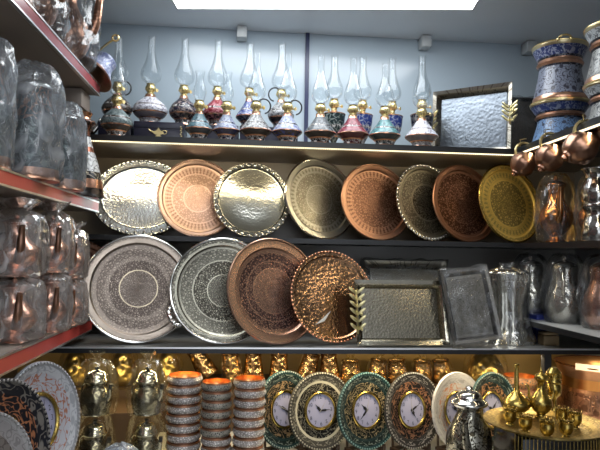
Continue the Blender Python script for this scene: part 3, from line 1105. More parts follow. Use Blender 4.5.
def gift_box(label, x0, x1, Y, z0=A_T, h=.086, emblem=True):
    a, b = at(x0, 130, Y).x, at(x1, 130, Y).x
    w = (b - a) / 2
    t = thing('gift_box', label, 'gift box', ((a + b) / 2, Y, z0), 'dark gift boxes under the back lamps')
    G().box(-w, w, 0, .15, 0, h * .70, bev=.002).obj('box_base', M_gbox, t)
    G().box(-w - .0015, w + .0015, -.0015, .1515, h * .70, h, bev=.002).obj('lid', M_gbox, t)
    if emblem:
        s = .036
        z = h * .50
        body = [(s * .55 * math.cos(u), s * .24 * math.sin(u)) for u in [2 * PI * i / 24 for i in range(24)]]
        FM = T((0, -.0025, z)) @ RX(PI / 2)
        g = G().poly(body, 0, .0008, FM)
        g.tube([FM @ Vector(p) for p in ((-s * .5, s * .05, 0), (-s * .8, s * .12, 0), (-s * 1.05, s * .34, 0))], [.0035, .0025, .0015], 6)
        g.tube([FM @ Vector((s * .62 + s * .26 * math.cos(u), s * .06 + s * .2 * math.sin(u), 0)) for u in [-2.4 + 4.8 * i / 10 for i in range(11)]], .0015, 6)
        g.poly([(-s * .28, s * .2), (s * .28, s * .2), (s * .1, s * .38), (0, s * .56), (-s * .1, s * .38)], 0, .0008, FM)
        g.poly([(-s * .12, -s * .2), (s * .12, -s * .2), (s * .34, -s * .42), (-s * .34, -s * .42)], 0, .0008, FM)
        g.obj('lamp_emblem', M_gprint, t)
        g = G()
        for i in range(9):
            g.box(w - .011 + (i % 2) * .003, w - .006 + (i % 2) * .003, -.003, -.0018, h * .1 + i * h * .085, h * .1 + i * h * .085 + .004)
        g.obj('gold_border', M_gprint, t)
    return t


gift_box('dark gift box with a gold oil lamp emblem under the round white lamp', 134, 183, 2.35)
gift_box('plain dark gift box under the red oil lamp', 196, 238, 2.37, emblem=False)
gift_box('plain dark gift box under the two oil lamps left of the navy post', 240, 298, 2.37, emblem=False)
gift_box('plain dark gift box under the dark brown oil lamp', 98, 131, 2.37, emblem=False)


# ------------------------------------------------------------------ ewers, jugs and pots
def ewer_prof(R, H):
    return smooth([(0, 0), (.62 * R, 0), (.64 * R, .02 * H), (.42 * R, .08 * H), (.40 * R, .12 * H), (.80 * R, .24 * H), (R, .38 * H), (.92 * R, .50 * H), (.60 * R, .62 * H), (.44 * R, .74 * H), (.50 * R, .86 * H), (.60 * R, .90 * H), (.58 * R, .91 * H)], 3)


def ewer(name, label, cat, M, R, H, mat, lidmat=None, spout=1, az=0.0, handle=True, group=None, bag=None, seed=1, bagpad=1.18, footmat=None, prof=None, tuft=True, spoutmat=None):
    t = thing(name, label, cat, M, group)
    G().lathe((prof or ewer_prof)(R, H), 36).obj('body', mat, t, 50)
    lm_ = lidmat or mat
    lo = G().lathe(smooth([(.60 * R, 0), (.56 * R, .02 * H), (.34 * R, .06 * H), (.12 * R, .075 * H), (.08 * R, .085 * H)], 2) + [(.13 * R, .10 * H), (.12 * R, .12 * H), (0, .135 * H)], 28, T((0, 0, .905 * H))).obj('lid', lm_, t, 50)
    G().ball((0, 0, 1.035 * H), .10 * R, seg=10).obj('lid_knob', lm_, lo)
    if spout:
        pts = [Vector((.75 * R, 0, .30 * H)), Vector((1.15 * R, 0, .36 * H)), Vector((1.38 * R, 0, .52 * H)), Vector((1.42 * R, 0, .70 * H)), Vector((1.58 * R, 0, .84 * H))]
        pp = []
        for i in range(len(pts) - 1):
            for k in range(4):
                pp.append(pts[i].lerp(pts[i + 1], k / 4))
        pp.append(pts[-1])
        for _ in range(3):
            pp = [pp[0]] + [(pp[i - 1] + pp[i] * 2 + pp[i + 1]) / 4 for i in range(1, len(pp) - 1)] + [pp[-1]]
        n = len(pp)
        G().tube([RZ(az) @ p for p in pp], [R * (.24 - .13 * i / n) for i in range(n)], 12).obj('spout', spoutmat or mat, t, 60)
    if handle:
        pts = [Vector((-R * (.45 + .85 * math.sin(u)), 0, H * (.62 - .26 * math.cos(u)))) for u in [PI * (.04 + .96 * i / 14) for i in range(15)]]
        G().tube([RZ(az) @ p for p in pts], R * .085, 8).obj('handle', spoutmat or mat, t, 60)
    if bag:
        wrapbag(t, R * bagpad, H, bag, seed, tuft)
    return t


def wrapbag(t, R, H, m, seed=1, tuft=True, off=(0, 0, 0), kind=0):
    if kind == 0:
        pr = [(.70 * R, -.0005), (.98 * R, .03 * H), (1.08 * R, .25 * H), (1.1 * R, .5 * H), (1.0 * R, .75 * H), (.85 * R, .95 * H), (.62 * R, 1.06 * H)]
    else:
        pr = [(.72 * R, -.0005), (1.0 * R, .03 * H), (1.02 * R, .5 * H), (1.0 * R, .85 * H), (.8 * R, 1.0 * H), (.5 * R, 1.08 * H)]
    if tuft:
        pr += [(.22 * R, 1.10 * H), (.12 * R, 1.14 * H), (.42 * R, 1.26 * H)]
    else:
        pr += [(.2 * R, 1.09 * H)]
    G().bag(pr, seed, .17, M=T(off)).obj('plastic_bag', m, t, 80)


hc_jug = hammered('hammered rose copper', (0.78, 0.46, 0.34, 1), 90, .24, .25, .002, .3)
hc_dark = hammered('brown hammered copper', (0.40, 0.225, 0.155, 1), 60, .34, .3, .003, .4)

# lowest red-edged shelf: wrapped copper jugs, stacked in pairs
Z3 = 1.264
JUG = [(15, 1.60, -.60, 'nearest'), (51, 1.80, -.605, 'middle'), (71, 1.96, -.575, 'farthest')]
for i, (px, Y, X, w) in enumerate(JUG):
    X = at(px, 270, Y).x
    hj = (.152, .156, .135)[i]
    rj = (.058, .046, .040)[i]
    for lev in (0, 1):
        tj = ewer('copper_jug', '%s wrapped copper jug of the %s pair on the lowest red edged shelf' % (('lower', 'upper')[lev], w), 'jug',
                  T((X, Y, Z3 + lev * (hj * 1.06 + .004))), rj, hj, hc_jug, az=math.radians((-62, -58, -65)[i]), group='copper jugs on the lowest red edged shelf', spoutmat=hc_dark)
        pr = [(.7 * rj, -.0003), (1.3 * rj, .01), (1.42 * rj, .4 * hj), (1.36 * rj, .8 * hj), (1.2 * rj, 1.0 * hj), (.6 * rj, 1.055 * hj)]
        if lev:
            pr = pr[:-1] + [(.7 * rj, 1.10 * hj), (.35 * rj, 1.14 * hj), (1.1 * rj, 1.30 * hj)]
        G().bag(pr, 11 + i * 2 + lev, .15, sx=1.0).obj('plastic_bag', M_film_pink, tj, 80)

# middle red-edged shelf: wrapped pots and a vase
Z2 = 1.675
m_tealpot = patterned('dark teal chased pot', 'z', .30, ((0, (0.55, 0.30, 0.2, 1), (0.1, 0.1, 0.1, 1), .9, .2), (.1, rgb(38, 52, 56), rgb(120, 132, 130), .2, .7), (.5, rgb(46, 60, 66), rgb(150, 104, 80), .2, .7), (.8, (0.4, 0.4, 0.4, 1), (0.1, 0.1, 0.1, 1), .8, .4)), k=8, m=10, style='flower', rough=.3)
pot_prof = lambda R, H: smooth([(0, 0), (.95 * R, 0), (R, .03 * H), (.97 * R, .15 * H), (1.0 * R, .4 * H), (.85 * R, .62 * H), (.62 * R, .78 * H), (.66 * R, .9 * H), (.60 * R, .91 * H)], 3)
for i, (X, Y, R, H, lab) in enumerate(((at(-14, 110, 1.40).x, 1.40, .056, .27, 'tall pot in cloudy plastic at the photo edge on the middle red edged shelf'),
                                       (at(33, 120, 1.60).x, 1.60, .069, .272, 'dark teal pot in cloudy plastic in the middle of the wrapped pots'),
                                       (at(65, 145, 1.83).x, 1.83, .056, .235, 'smaller pot in cloudy plastic beside the tiled vase'))):
    ewer('metal_pot', lab, 'pot', T((X, Y, Z2)), R, H, m_tealpot, spout=0, handle=False, prof=pot_prof, bag=None, group='wrapped pots on the middle red edged shelf', lidmat=M_silver)
    o = COL.objects[-1]
    t = [q for q in COL.objects if q.get('label') == lab][0]
    wrapbag(t, R * 1.10, H * 1.04, M_film_blue, 21 + i, False, kind=1)
m_vase = patterned('white black and copper tiled vase', 'z', .29, ((0, rgb(30, 24, 22), (0.3, 0.2, 0.15, 1), .2, .2), (.10, (0.62, 0.33, 0.22, 1), (0.1, .05, .03, 1), .9, .2), (.2, rgb(24, 22, 22), rgb(180, 170, 150), 0, .7), (.29, rgb(214, 214, 212), rgb(30, 30, 36), 0, .75), (.52, rgb(150, 90, 66), rgb(40, 20, 16), .6, .5), (.58, rgb(214, 214, 212), rgb(40, 44, 60), 0, .75), (.7, rgb(40, 26, 22), rgb(160, 100, 70), .3, .6)), k=5, m=9, style='flower', rough=.25)
p = at(81, 198, 2.08)
t = thing('tiled_vase', 'white vase with black and copper tile pattern at the end of the middle red shelf', 'vase', (p.x, 2.06, Z2))
G().lathe(smooth([(0, 0), (.074, 0), (.078, .012), (.073, .05), (.058, .11), (.038, .17), (.028, .215), (.032, .235), (.045, .25), (.04, .26), (.03, .262)], 3), 40).obj('body', m_vase, t, 50)
G().lathe([(.03, 0), (.026, .01), (.034, .025), (.03, .028), (.02, .012), (0, .01)], 24, T((0, 0, .26))).obj('mouth', M_copper, t)

# uppermost red-edged shelf: tilted wrapped copper ewers
Z1 = 2.088
m_foot = patterned('blue and white patterned skirt', 'z', .12, ((0, (0.5, 0.26, 0.18, 1), (0.2, 0.1, 0.08, 1), .9, 0), (.1, rgb(206, 212, 226), rgb(50, 66, 130), .1, .8)), k=26, m=5, style='edge', rough=.3)
m_eng_c = patterned('chased copper', 'z', .40, ((0, (0.66, 0.36, 0.24, 1), (0.14, 0.07, 0.05, 1), 1.0, .6), (.98, (0.66, 0.36, 0.24, 1), (0.14, 0.07, 0.05, 1), 1.0, .6)), k=18, m=22, style='edge', rough=.3)


EW = lambda R, H: smooth([(0, 0), (.55 * R, 0), (.58 * R, .02 * H), (.42 * R, .06 * H), (.44 * R, .09 * H), (.80 * R, .18 * H), (R, .32 * H), (.92 * R, .46 * H), (.58 * R, .60 * H), (.42 * R, .72 * H), (.50 * R, .86 * H), (.60 * R, .90 * H), (.58 * R, .91 * H)], 3)
for i, (px, Y, lab) in enumerate(((65, 2.0, 'chased copper ewer in a plastic bag above the right end of the top left shelf'),
                                  (27, 1.74, 'chased copper ewer in a plastic bag cut off by the photo top edge'))):
    X = at(px, 35, Y).x
    R, H = .080, .32
    t = ewer('copper_ewer', lab, 'ewer', T((X, Y, Z1)), R, H, m_eng_c, az=math.radians(-12), handle=True, group='copper ewers on the uppermost red edged shelf', prof=EW)
    wrapbag(t, R * 1.22, H * 1.04, M_film, 31 + i, False)
p = at(92, 75, 2.15)
t = thing('patterned_pot', 'blue and white patterned pot with copper foot, tilted at the top left shelf end', 'pot', T(p) @ RX(math.radians(-30)) @ RY(math.radians(29)), None)
R = .076
G().lathe(smooth([(.96 * R, .006), (.86 * R, .02), (.64 * R, .04), (.50 * R, .065), (.50 * R, .085), (.45 * R, .087), (.40 * R, .06), (0, .05)], 3), 36).obj('body', m_foot, t, 50)
G().lathe([(0, .002), (.90 * R, 0), (1.0 * R, .001), (1.02 * R, .006), (.95 * R, .010)], 40).obj('foot', hc_dark, t, 50)
p = at(112, 41, 2.2)
t = thing('brass_tap', 'small brass tap sticking out beside the wrapped copper ewer', 'tap', T(p))
G().tube([(-.05, .02, -.03), (-.015, 0, -.01), (.005, 0, .006)], .004, 8).obj('stem', M_brass, t)
G().torus(.011, .0035, 0, 16, 6, T((.012, 0, .012)) @ RX(PI / 2)).obj('ring', M_brass, t)

# ------------------------------------------------------------------ enamelled pots at right
def pot_zones(main, fig, main2):
    cop = (0.62, 0.35, 0.23, 1)
    return ((0, cop, cop, .9, 0), (.10, main2, rgb(36, 34, 50), 0, .9), (.60, rgb(40, 40, 50), fig, 0, .5), (.63, cop, (0.25, .12, .08, 1), .9, .2), (.74, rgb(24, 24, 34), fig, .2, .3), (.78, main, fig, 0, .75), (.93, (0.5, 0.42, 0.25, 1), cop, .9, 0))


P_POT = [(0, 0), (1.0, 0), (1.02, .02), (1.0, .09), (.96, .12), (.88, .30), (.80, .48), (.76, .60), (.80, .63), (.86, .68), (.80, .73), (.82, .77), (.98, .93), (1.02, .96), (1.02, 1.0), (.98, 1.0), (.80, .80), (.74, .60), (.86, .1), (0, .06)]


def enamel_pot(label, X, Y, z, R, H, zn, k, seed, lug=False):
    t = thing('enamelled_pot', label, 'pot', T((X, Y, z)) @ RZ(seed), 'enamelled pots on the right side shelf')
    zz = patterned(zn[0], 'z', H, pot_zones(*zn[1:]), k=k * 1.5, m=9, style='flower', rough=.28, bump=.3)
    G().lathe([(r * R, h * H) for r, h in P_POT], 44).obj('body', zz, t, 35)
    G().torus(R * 1.0, .0035, H, 44, 8).obj('rim', M_brass, t)
    if lug:
        g = G().tube([(R * .98 + .012 * math.sin(u), -.022 * math.cos(u), H + .012 * math.sin(u)) for u in [PI * i / 10 for i in range(11)]], .0035, 8)
        g.ball((R * .99, .022, H), .007, seg=8).ball((R * .99, -.022, H), .007, seg=8)
        g.obj('lug_handle', M_brass, t, M=RZ(-1.9 - seed))
    return t


ZB1 = ('blue enamel on pot', rgb(40, 54, 104), rgb(160, 164, 180), rgb(128, 134, 150))
ZB2 = ('sky blue enamel on pot', rgb(44, 62, 116), rgb(150, 160, 180), rgb(104, 136, 176))
ZW = ('white grey enamel on pot', rgb(190, 196, 200), rgb(50, 54, 62), rgb(158, 160, 158))
QX = at(560, 100, 2.13).x
WX = at(618, 90, 1.86).x
enamel_pot('lower blue enamelled pot at the corner of the right side shelf', QX, 2.13, A_T, .104, .160, ZB2, 9, .4)
enamel_pot('upper blue enamelled pot stacked in the corner, brass lug on its rim', QX, 2.13, A_T + .162, .097, .215, ZB1, 8, 1.3, True)
enamel_pot('lower white grey enamelled pot at the right photo edge', WX, 1.86, A_T, .104, .160, ZW, 9, .9)
enamel_pot('upper white grey enamelled pot stacked at the right photo edge', WX, 1.86, A_T + .162, .100, .190, ZW, 8, 2.2, True)


# hanging copper jugs
def hanging_jug(label, px, py, Y, s, tilt):
    p = at(px, py, Y) + Vector((-.008, 0, -.004))
    M = T(p) @ RY(math.radians(tilt)) @ Matrix.Scale(s, 4)
    t = thing('hanging_jug', label, 'jug', M, 'copper jugs hanging from the side shelf')
    G().lathe(smooth([(0, -.055), (.014, -.055), (.016, -.048), (.03, -.04), (.046, -.015), (.044, .01), (.028, .034), (.022, .045), (.027, .058), (.034, .066), (.032, .066), (.02, .048), (0, .04)], 3), 32, None, 8, .035).obj('body', hc_dark, t, 60)
    G().lathe([(0, -.066), (.006, -.064), (.009, -.058), (.006, -.053), (0, -.053)], 14).obj('foot_knob', M_copper, t)
    pts = [(-.022 - .04 * math.sin(u), -.004, .03 + .035 * -math.cos(u)) for u in [PI * (.05 + .95 * i / 12) for i in range(13)]]
    G().tube(pts, .005, 8).obj('handle', M_brass, t)
    h = M @ Vector((-.06, -.004, .035))
    ho = thing('hook', 'small brass hook holding the %s' % label.replace('dark copper ', ''), 'hook', T((h.x, h.y, h.z)), 'hooks under the side shelf edge')
    top = A_B - h.z
    G().tube([(0, 0, -.006), (.006, 0, -.004), (.008, 0, .006), (.004, 0, .02), (max(.004, RXE - h.x), 0, max(.022, top - .004)), (max(.006, RXE - h.x + .012), 0, max(.024, top - .002))], .0018, 6).obj('wire', M_brass, ho)
    return t


hanging_jug('dark copper jug hanging in front of the yellow brass tray', 526, 162, 2.13, 1.0, 42)
hanging_jug('dark copper jug hanging above the amber wrapped ewer', 553, 155, 1.96, 1.05, 38)
hanging_jug('dark copper jug hanging nearest the right photo edge', 584, 146, 1.75, 1.12, 58)

# right side shelf, middle: amber wrapped ewers and small silver pitchers
zr = B_T - .002
hc_amb = hammered('amber brown copper', (0.72, 0.38, 0.17, 1), 50, .2, .35, .003, .5)
t = ewer('wrapped_ewer', 'copper ewer in amber lit plastic right of the yellow brass tray', 'ewer', T((at(556, 210, 2.12).x, 2.12, zr)), .060, .24, hc_amb, spout=1, az=-1.9, group='amber wrapped ewers', bag=M_film_amber, seed=41, bagpad=1.12, tuft=False)
t = ewer('wrapped_ewer', 'copper ewer in plastic half hidden between its neighbour and the silver pitchers', 'ewer', T((at(580, 212, 1.97).x + .05, 1.97, zr)), .050, .215, hc_amb, spout=1, az=-2.2, group='amber wrapped ewers', bag=M_film_amber, seed=42, bagpad=1.12, tuft=False)
m_fl = hammered('fluted silver', (0.66, 0.65, 0.62, 1), 110, .16, .3, .002, .5)
for lev, w in enumerate(('lower', 'upper')):
    t = thing('silver_cup', '%s of two stacked chased silver cups at the right photo edge' % w, 'cup', T((at(597, 210, 1.85).x, 1.85, zr + lev * .121)), 'stacked silver cups')
    G().lathe(smooth([(0, 0), (.040, 0), (.043, .006), (.048, .03), (.044, .06), (.034, .085), (.037, .105), (.046, .118), (.044, .119), (.033, .1), (0, .09)], 3), 40, None, 12, .025).obj('body', m_fl, t)
    G().torus(.045, .003, .118, 32, 6).obj('rim', M_silver, t)

# pale side shelf: pitchers in plastic
zp = 1.275
m_pit = hammered('chased nickel pitcher', (0.86, 0.81, 0.70, 1), 40, .2, .9, .006, .45, .8)
m_pit2 = hammered('dark chased nickel', (0.32, 0.30, 0.26, 1), 60, .22, .6, .004, .5)
pitch_prof = lambda R, H: smooth([(0, 0), (.55 * R, 0), (.62 * R, .02 * H), (.90 * R, .12 * H), (R, .26 * H), (.94 * R, .42 * H), (.72 * R, .60 * H), (.62 * R, .72 * H), (.66 * R, .84 * H), (.64 * R, .90 * H), (.6 * R, .91 * H)], 3)
for i, (px, Y, R, mm, lab) in enumerate(((531, 2.24, .066, m_pit, 'silver pitcher in clear plastic, farthest of three on the pale side shelf'),
                                         (565, 2.04, .066, m_pit, 'silver pitcher in clear plastic, middle of three on the pale side shelf'),
                                         (604, 1.86, .066, hc_jug, 'copper pitcher in clear plastic at the right photo edge'))):
    ewer('wrapped_pitcher', lab, 'pitcher', T((at(px, 290, Y).x, Y, zp)), R, .222, mm, spout=0, az=1.0, handle=True, prof=pitch_prof, group='wrapped pitchers on the pale side shelf', bag=M_film, seed=51 + i, bagpad=1.06, tuft=False, lidmat=plain('bright nickel lid', (0.85, 0.83, 0.78, 1), .25, .7) if i < 2 else hc_jug)

# small boxes
p = at(546, 346, 2.13)
tag(G().box(-.04, .04, 0, .10, 0, .10, bev=.003).obj('blue_box', plain('royal blue card', rgb(30, 44, 120), .4), None, M=T((p.x, 2.12, C_T))), 'blue cardboard box under the pale side shelf', 'box')
tt = thing('tan_box', 'small tan box in front of the blue box', 'box', T((at(549, 346, 2.07).x, 2.05, C_T)))
G().box(-.028, .028, 0, .05, 0, .034, bev=.002).obj('box_base', plain('tan card', rgb(150, 128, 96), .6), tt)
G().box(-.026, .026, .001, .049, .036, .046, bev=.002).obj('lid', plain('tan card', rgb(150, 128, 96), .6), tt)


# ------------------------------------------------------------------ bottom shelf: plate clocks
def numerals():
    parts = G()
    for h in range(1, 13):
        cu = bpy.data.curves.new('n', 'FONT')
        cu.body = str(h)
        cu.size = .0145
        cu.align_x = 'CENTER'
        cu.align_y = 'CENTER'
        o = bpy.data.objects.new('n', cu)
        COL.objects.link(o)
        bpy.context.view_layer.update()
        me = bpy.data.meshes.new_from_object(o.evaluated_get(bpy.context.evaluated_depsgraph_get()))
        bpy.data.objects.remove(o)
        a = PI / 2 - h * PI / 6
        k = len(parts.b.verts)
        parts.b.from_mesh(me)
        parts.b.verts.ensure_lookup_table()
        bmesh.ops.translate(parts.b, verts=parts.b.verts[k:], vec=(.037 * math.cos(a), .037 * math.sin(a), 0))
        bpy.data.meshes.remove(me)
    me = parts.mesh('numerals')
    me.materials.append(plain('black print', (0.02, 0.02, 0.03, 1), .5))
    return me


NUM = numerals()


def hand(ln, w, a):
    pts = [(-w * .6, -ln * .15), (w * .6, -ln * .15), (w, ln * .45), (w * .35, ln * .55), (0, ln), (-w * .35, ln * .55), (-w, ln * .45)]
    return G().poly(pts, 0, .0008, RZ(-a))


def plate_clock(label, c, R, psi, lean, zones, k, style, time, bead=True, ring=None, k2=None, faceR=.46, m=10, shelfz=D_T):
    t = thing('plate_clock', label, 'clock', orient(c, psi, lean), 'plate clocks on the bottom shelves')
    mat = patterned('plate ' + label[:26], 'r', R, zones, k=k, m=m, style=style, rough=.5, bump=.4, wear=.12, k2=k2, spec=.18)
    G().lathe([(0, .004), (R * .40, .004), (R * .62, .006), (R * .78, .012), (R * .84, .015), (R * .95, .022), (R * .985, .024), (R, .020), (R, .015), (R * .9, .010), (R * .6, -.004), (0, -.004)], 72).obj('plate', mat, t, 40)
    if bead:
        g = G()
        for q in range(76):
            a = 2 * PI * q / 76
            g.ball((R * .965 * math.cos(a), R * .965 * math.sin(a), .0235), R * .026, (1, 1, .7), 6)
        g.obj('beaded_edge', plain('bead ' + label[:20], ring, .35, .3), t)
    s = R * faceR
    G().torus(s, s * .085, .0115, 48, 8).obj('bezel', M_gold, t)
    G().lathe([(0, .0085), (s, .0085), (s, .004), (0, .004)], 40).obj('dial', plain('pale lilac dial', rgb(158, 158, 184), .35, 0, .02), t)
    q = s / .05
    link('numerals', NUM, t, T((0, 0, .0092)) @ Matrix.Scale(q, 4))
    hh, mm, ss = time
    f = 1.6
    mt = M_black
    hand(s * .52, s * .055 * f, hh).obj('hour_hand', mt, t, M=T((0, 0, .0098)))
    hand(s * .74, s * .038 * f, mm).obj('minute_hand', mt, t, M=T((0, 0, .0108)))
    hand(s * .80, s * .012 * f, ss).obj('second_hand', plain('grey hand', (0.35, .34, .36, 1), .4), t, M=T((0, 0, .0118)))
    Mi = t.matrix_world.inverted() @ T((c[0], c[1], shelfz)) @ RZ(psi)
    e = G().box(-R * .42, R * .42, .022, .032, .002, .012).obj('stand', M_wood, t, M=Mi)
    for sx in (-1, 1):
        g = G()
        x = sx * R * .42
        g.box(x - .006, x + .006, -.042, .036, 0, .012, bev=.002)
        g.box(x - .006, x + .006, -.042, -.034, .01, .026, bev=.002)
        g.tube([(x, .026, .008), (x, .032, .10)], .005, 6)
        g.obj('leg', M_wood, e)
    e['label'] = 'dark wooden stand'
    return t


def hr(h, m=0):
    return 2 * PI * (h + m / 60.0) / 12


def mn(m):
    return 2 * PI * m / 60


GRN = rgb(15, 29, 29)
IVO = rgb(188, 182, 160)
COPF = rgb(156, 112, 84)
GREENZ = lambda fig: ((0, GRN, fig, .1, .3), (.36, rgb(13, 22, 20), fig, .1, .95), (.72, rgb(18, 40, 43), rgb(110, 120, 110), 0, .2), (.79, GRN, rgb(150, 160, 150), 0, .6), (.90, rgb(30, 58, 60), fig, 0, 0))
CK = [  # label, px, py, psi, zones, k, style, time, ring colour
    ('dark green plate clock with bronze flowers, leftmost of the row on the white shelf', 283, 409, 37, GREENZ(rgb(150, 124, 92)), 9, 'flower', (hr(10, 10), mn(22), mn(50)), rgb(150, 160, 150)),
    ('grey plate clock with a white scrolling vine, second in the row', 319, 409, 24, ((0, rgb(60, 58, 52), IVO, .2, .6), (.38, rgb(24, 22, 20), rgb(140, 134, 116), .2, .9), (.70, IVO, IVO, 0, 0), (.765, rgb(70, 68, 62), rgb(170, 165, 150), .2, .6), (.90, rgb(60, 58, 54), IVO, 0, 0)), 10, 'scroll', (hr(10, 40), mn(15), mn(6)), rgb(160, 155, 140)),
    ('dark green plate clock with gold scrolls in the middle of the row', 365, 409, 26, GREENZ(rgb(160, 142, 108)), 11, 'scroll', (hr(10, 35), mn(38), mn(3)), rgb(120, 150, 148)),
    ('charcoal plate clock with copper flowers, right of the middle green one', 410, 408, 27, ((0, rgb(40, 38, 36), COPF, .2, .4), (.36, rgb(24, 23, 24), COPF, .2, .85), (.74, rgb(44, 42, 42), rgb(160, 156, 150), .2, .2), (.80, rgb(40, 40, 40), rgb(170, 165, 160), .1, .7), (.90, rgb(46, 44, 42), COPF, 0, 0)), 8, 'flower', (hr(5, 5), mn(11), mn(0)), rgb(150, 146, 140)),
    ('pale grey plate clock with rust red flowers behind the silver teapot', 455, 407, 28, ((0, rgb(180, 176, 170), rgb(168, 100, 60), 0, .6), (.4, rgb(176, 172, 166), rgb(172, 104, 64), .1, .85), (.70, rgb(170, 168, 166), rgb(110, 104, 104), 0, .5), (.84, rgb(186, 184, 182), rgb(120, 116, 116), 0, .3)), 8, 'flower', (hr(9, 50), mn(53), mn(20)), None),
    ('dark green plate clock with copper arches next to the gold coffee set', 490, 409, 30, GREENZ(rgb(166, 122, 84)), 7, 'flower', (hr(10, 8), mn(8), mn(40)), rgb(140, 150, 140))]
for i, (lab, px, py, ps, zn, k, st, tm, ring) in enumerate(CK):
    Y = 2.06 + (.0 if i else .015)
    lean = math.radians(9)
    c = at(px, py, Y)
    R = 36.8 * Y / F / math.cos(lean)
    c.z = D_T + .012 + R * math.cos(lean)
    plate_clock(lab, c, R, math.radians(ps), lean, zn, k, st, tm, ring is not None, ring)

# big plate clocks on the low left shelf
K1 = ((0, rgb(170, 168, 168), COPF, 0, .3), (.38, rgb(170, 160, 152), rgb(150, 88, 58), 0, .4), (.47, rgb(176, 178, 188), rgb(162, 98, 66), .1, .9), (.80, rgb(186, 188, 194), rgb(120, 124, 130), 0, .55), (.92, rgb(150, 152, 156), rgb(100, 100, 104), 0, .3))
K2 = ((0, rgb(24, 24, 32), COPF, .1, .5), (.36, rgb(22, 22, 30), rgb(170, 112, 78), .1, .9), (.78, rgb(30, 30, 38), rgb(150, 144, 136), .1, .6), (.92, rgb(36, 36, 42), rgb(150, 144, 136), .1, .4))
K3 = ((0, rgb(120, 112, 108), rgb(70, 60, 56), .1, .6), (.72, rgb(150, 146, 146), rgb(80, 78, 78), 0, .4), (.9, rgb(160, 158, 158), rgb(80, 80, 80), 0, .3))
zl = .905
for lab, px, py, Y, R, zn, k, st, tm, rg in (
        ('large pale plate clock with copper vine flowers, rearmost of three at lower left', 36, 416, 1.58, .150, K1, 9, 'flower', (hr(1, 40), mn(36), mn(25)), rgb(170, 170, 174)),
        ('dark navy plate clock with copper flowers between the two pale ones at lower left', -4, 443, 1.37, .150, K2, 8, 'flower', (hr(10, 5), mn(10), mn(25)), rgb(140, 136, 132)),
        ('small grey plate clock cut off by the photo corner at lower left', -24, 475, 1.20, .136, K3, 9, 'scroll', (hr(8, 5), mn(50), mn(5)), rgb(150, 148, 148))):
    lean = math.radians(8)
    c = at(px, py, Y)
    c.z = zl + .012 + R * math.cos(lean)
    plate_clock(lab, c, R, math.radians(70), lean, zn, k, st, tm, True, rg, shelfz=zl, m=8)

# ------------------------------------------------------------------ bowls in stacks
ZBL = lambda a, b: ((0, (0.22, 0.11, 0.07, 1), (0.1, 0.05, 0.04, 1), .6, 0), (.20, a, b, .2, .75), (.86, (0.34, 0.17, 0.10, 1), (0.2, 0.1, 0.05, 1), .7, 0))
ZL = ZBL(rgb(224, 218, 214), rgb(96, 88, 86))
ZD = ZBL(rgb(52, 56, 54), rgb(170, 164, 152))
ZG = ZBL(rgb(30, 62, 58), rgb(176, 120, 74))
ORDN = ('topmost', 'second from the top', 'third from the top', 'fourth from the top', 'fifth from the top', 'sixth from the top', 'seventh from the top', 'eighth from the top', 'bottom')


def bowl(label, x, Y, z, R, H, zn, nm, group):
    t = thing('copper_bowl', label, 'bowl', T((x, Y, z)) @ RZ(random.random() * 6), group)
    G().lathe(smooth([(0, 0), (.80 * R, 0), (.86 * R, .08 * H), (1.0 * R, .45 * H), (1.0 * R, .62 * H), (.93 * R, .95 * H), (.93 * R, 1.0 * H)], 3), 40).obj('bowl_body', patterned(nm, 'z', H, zn, k=26, m=5, style='edge', rough=.4, bump=.4), t, 50)
    G().lathe([(.93 * R, H), (.90 * R, H), (.90 * R, .9 * H), (.93 * R, .55 * H), (.80 * R, .12 * H), (0, .1 * H)], 40).obj('lining', M_rose, t, 50)
    return t


for si, (px, Y, R, n, nm) in enumerate(((184, 2.0, .0565, 9, 'left'), (216.5, 1.965, .0495, 9, 'middle'), (249, 1.945, .0515, 9, 'right'))):
    H = .0302 if si != 1 else .0286
    x = at(px, 410, Y).x
    for j in range(n):
        top = n - 1 - j
        dark = si == 1 and top < 6
        lab = '%s %s bowl of the %s stack of copper bowls' % (ORDN[top], 'dark patterned' if dark else 'pale patterned', nm)
        bowl(lab, x + random.uniform(-.002, .002), Y, D_T + j * H, R, H, ZD if dark else ZL, 'dark bowl enamel' if dark else 'pale bowl enamel', 'copper bowls in three stacks')
# green bowl stack behind gold set
xg = at(523, 395, 2.16).x
for j in range(5):
    H = .046
    bowl('%s dark green bowl of the stack behind the gold coffee set' % ('topmost', 'second from the top', 'third from the top', 'fourth from the top', 'bottom')[4 - j], xg, 2.19, D_T + j * H, .062, H, ZG, 'green bowl enamel', 'green copper bowls')


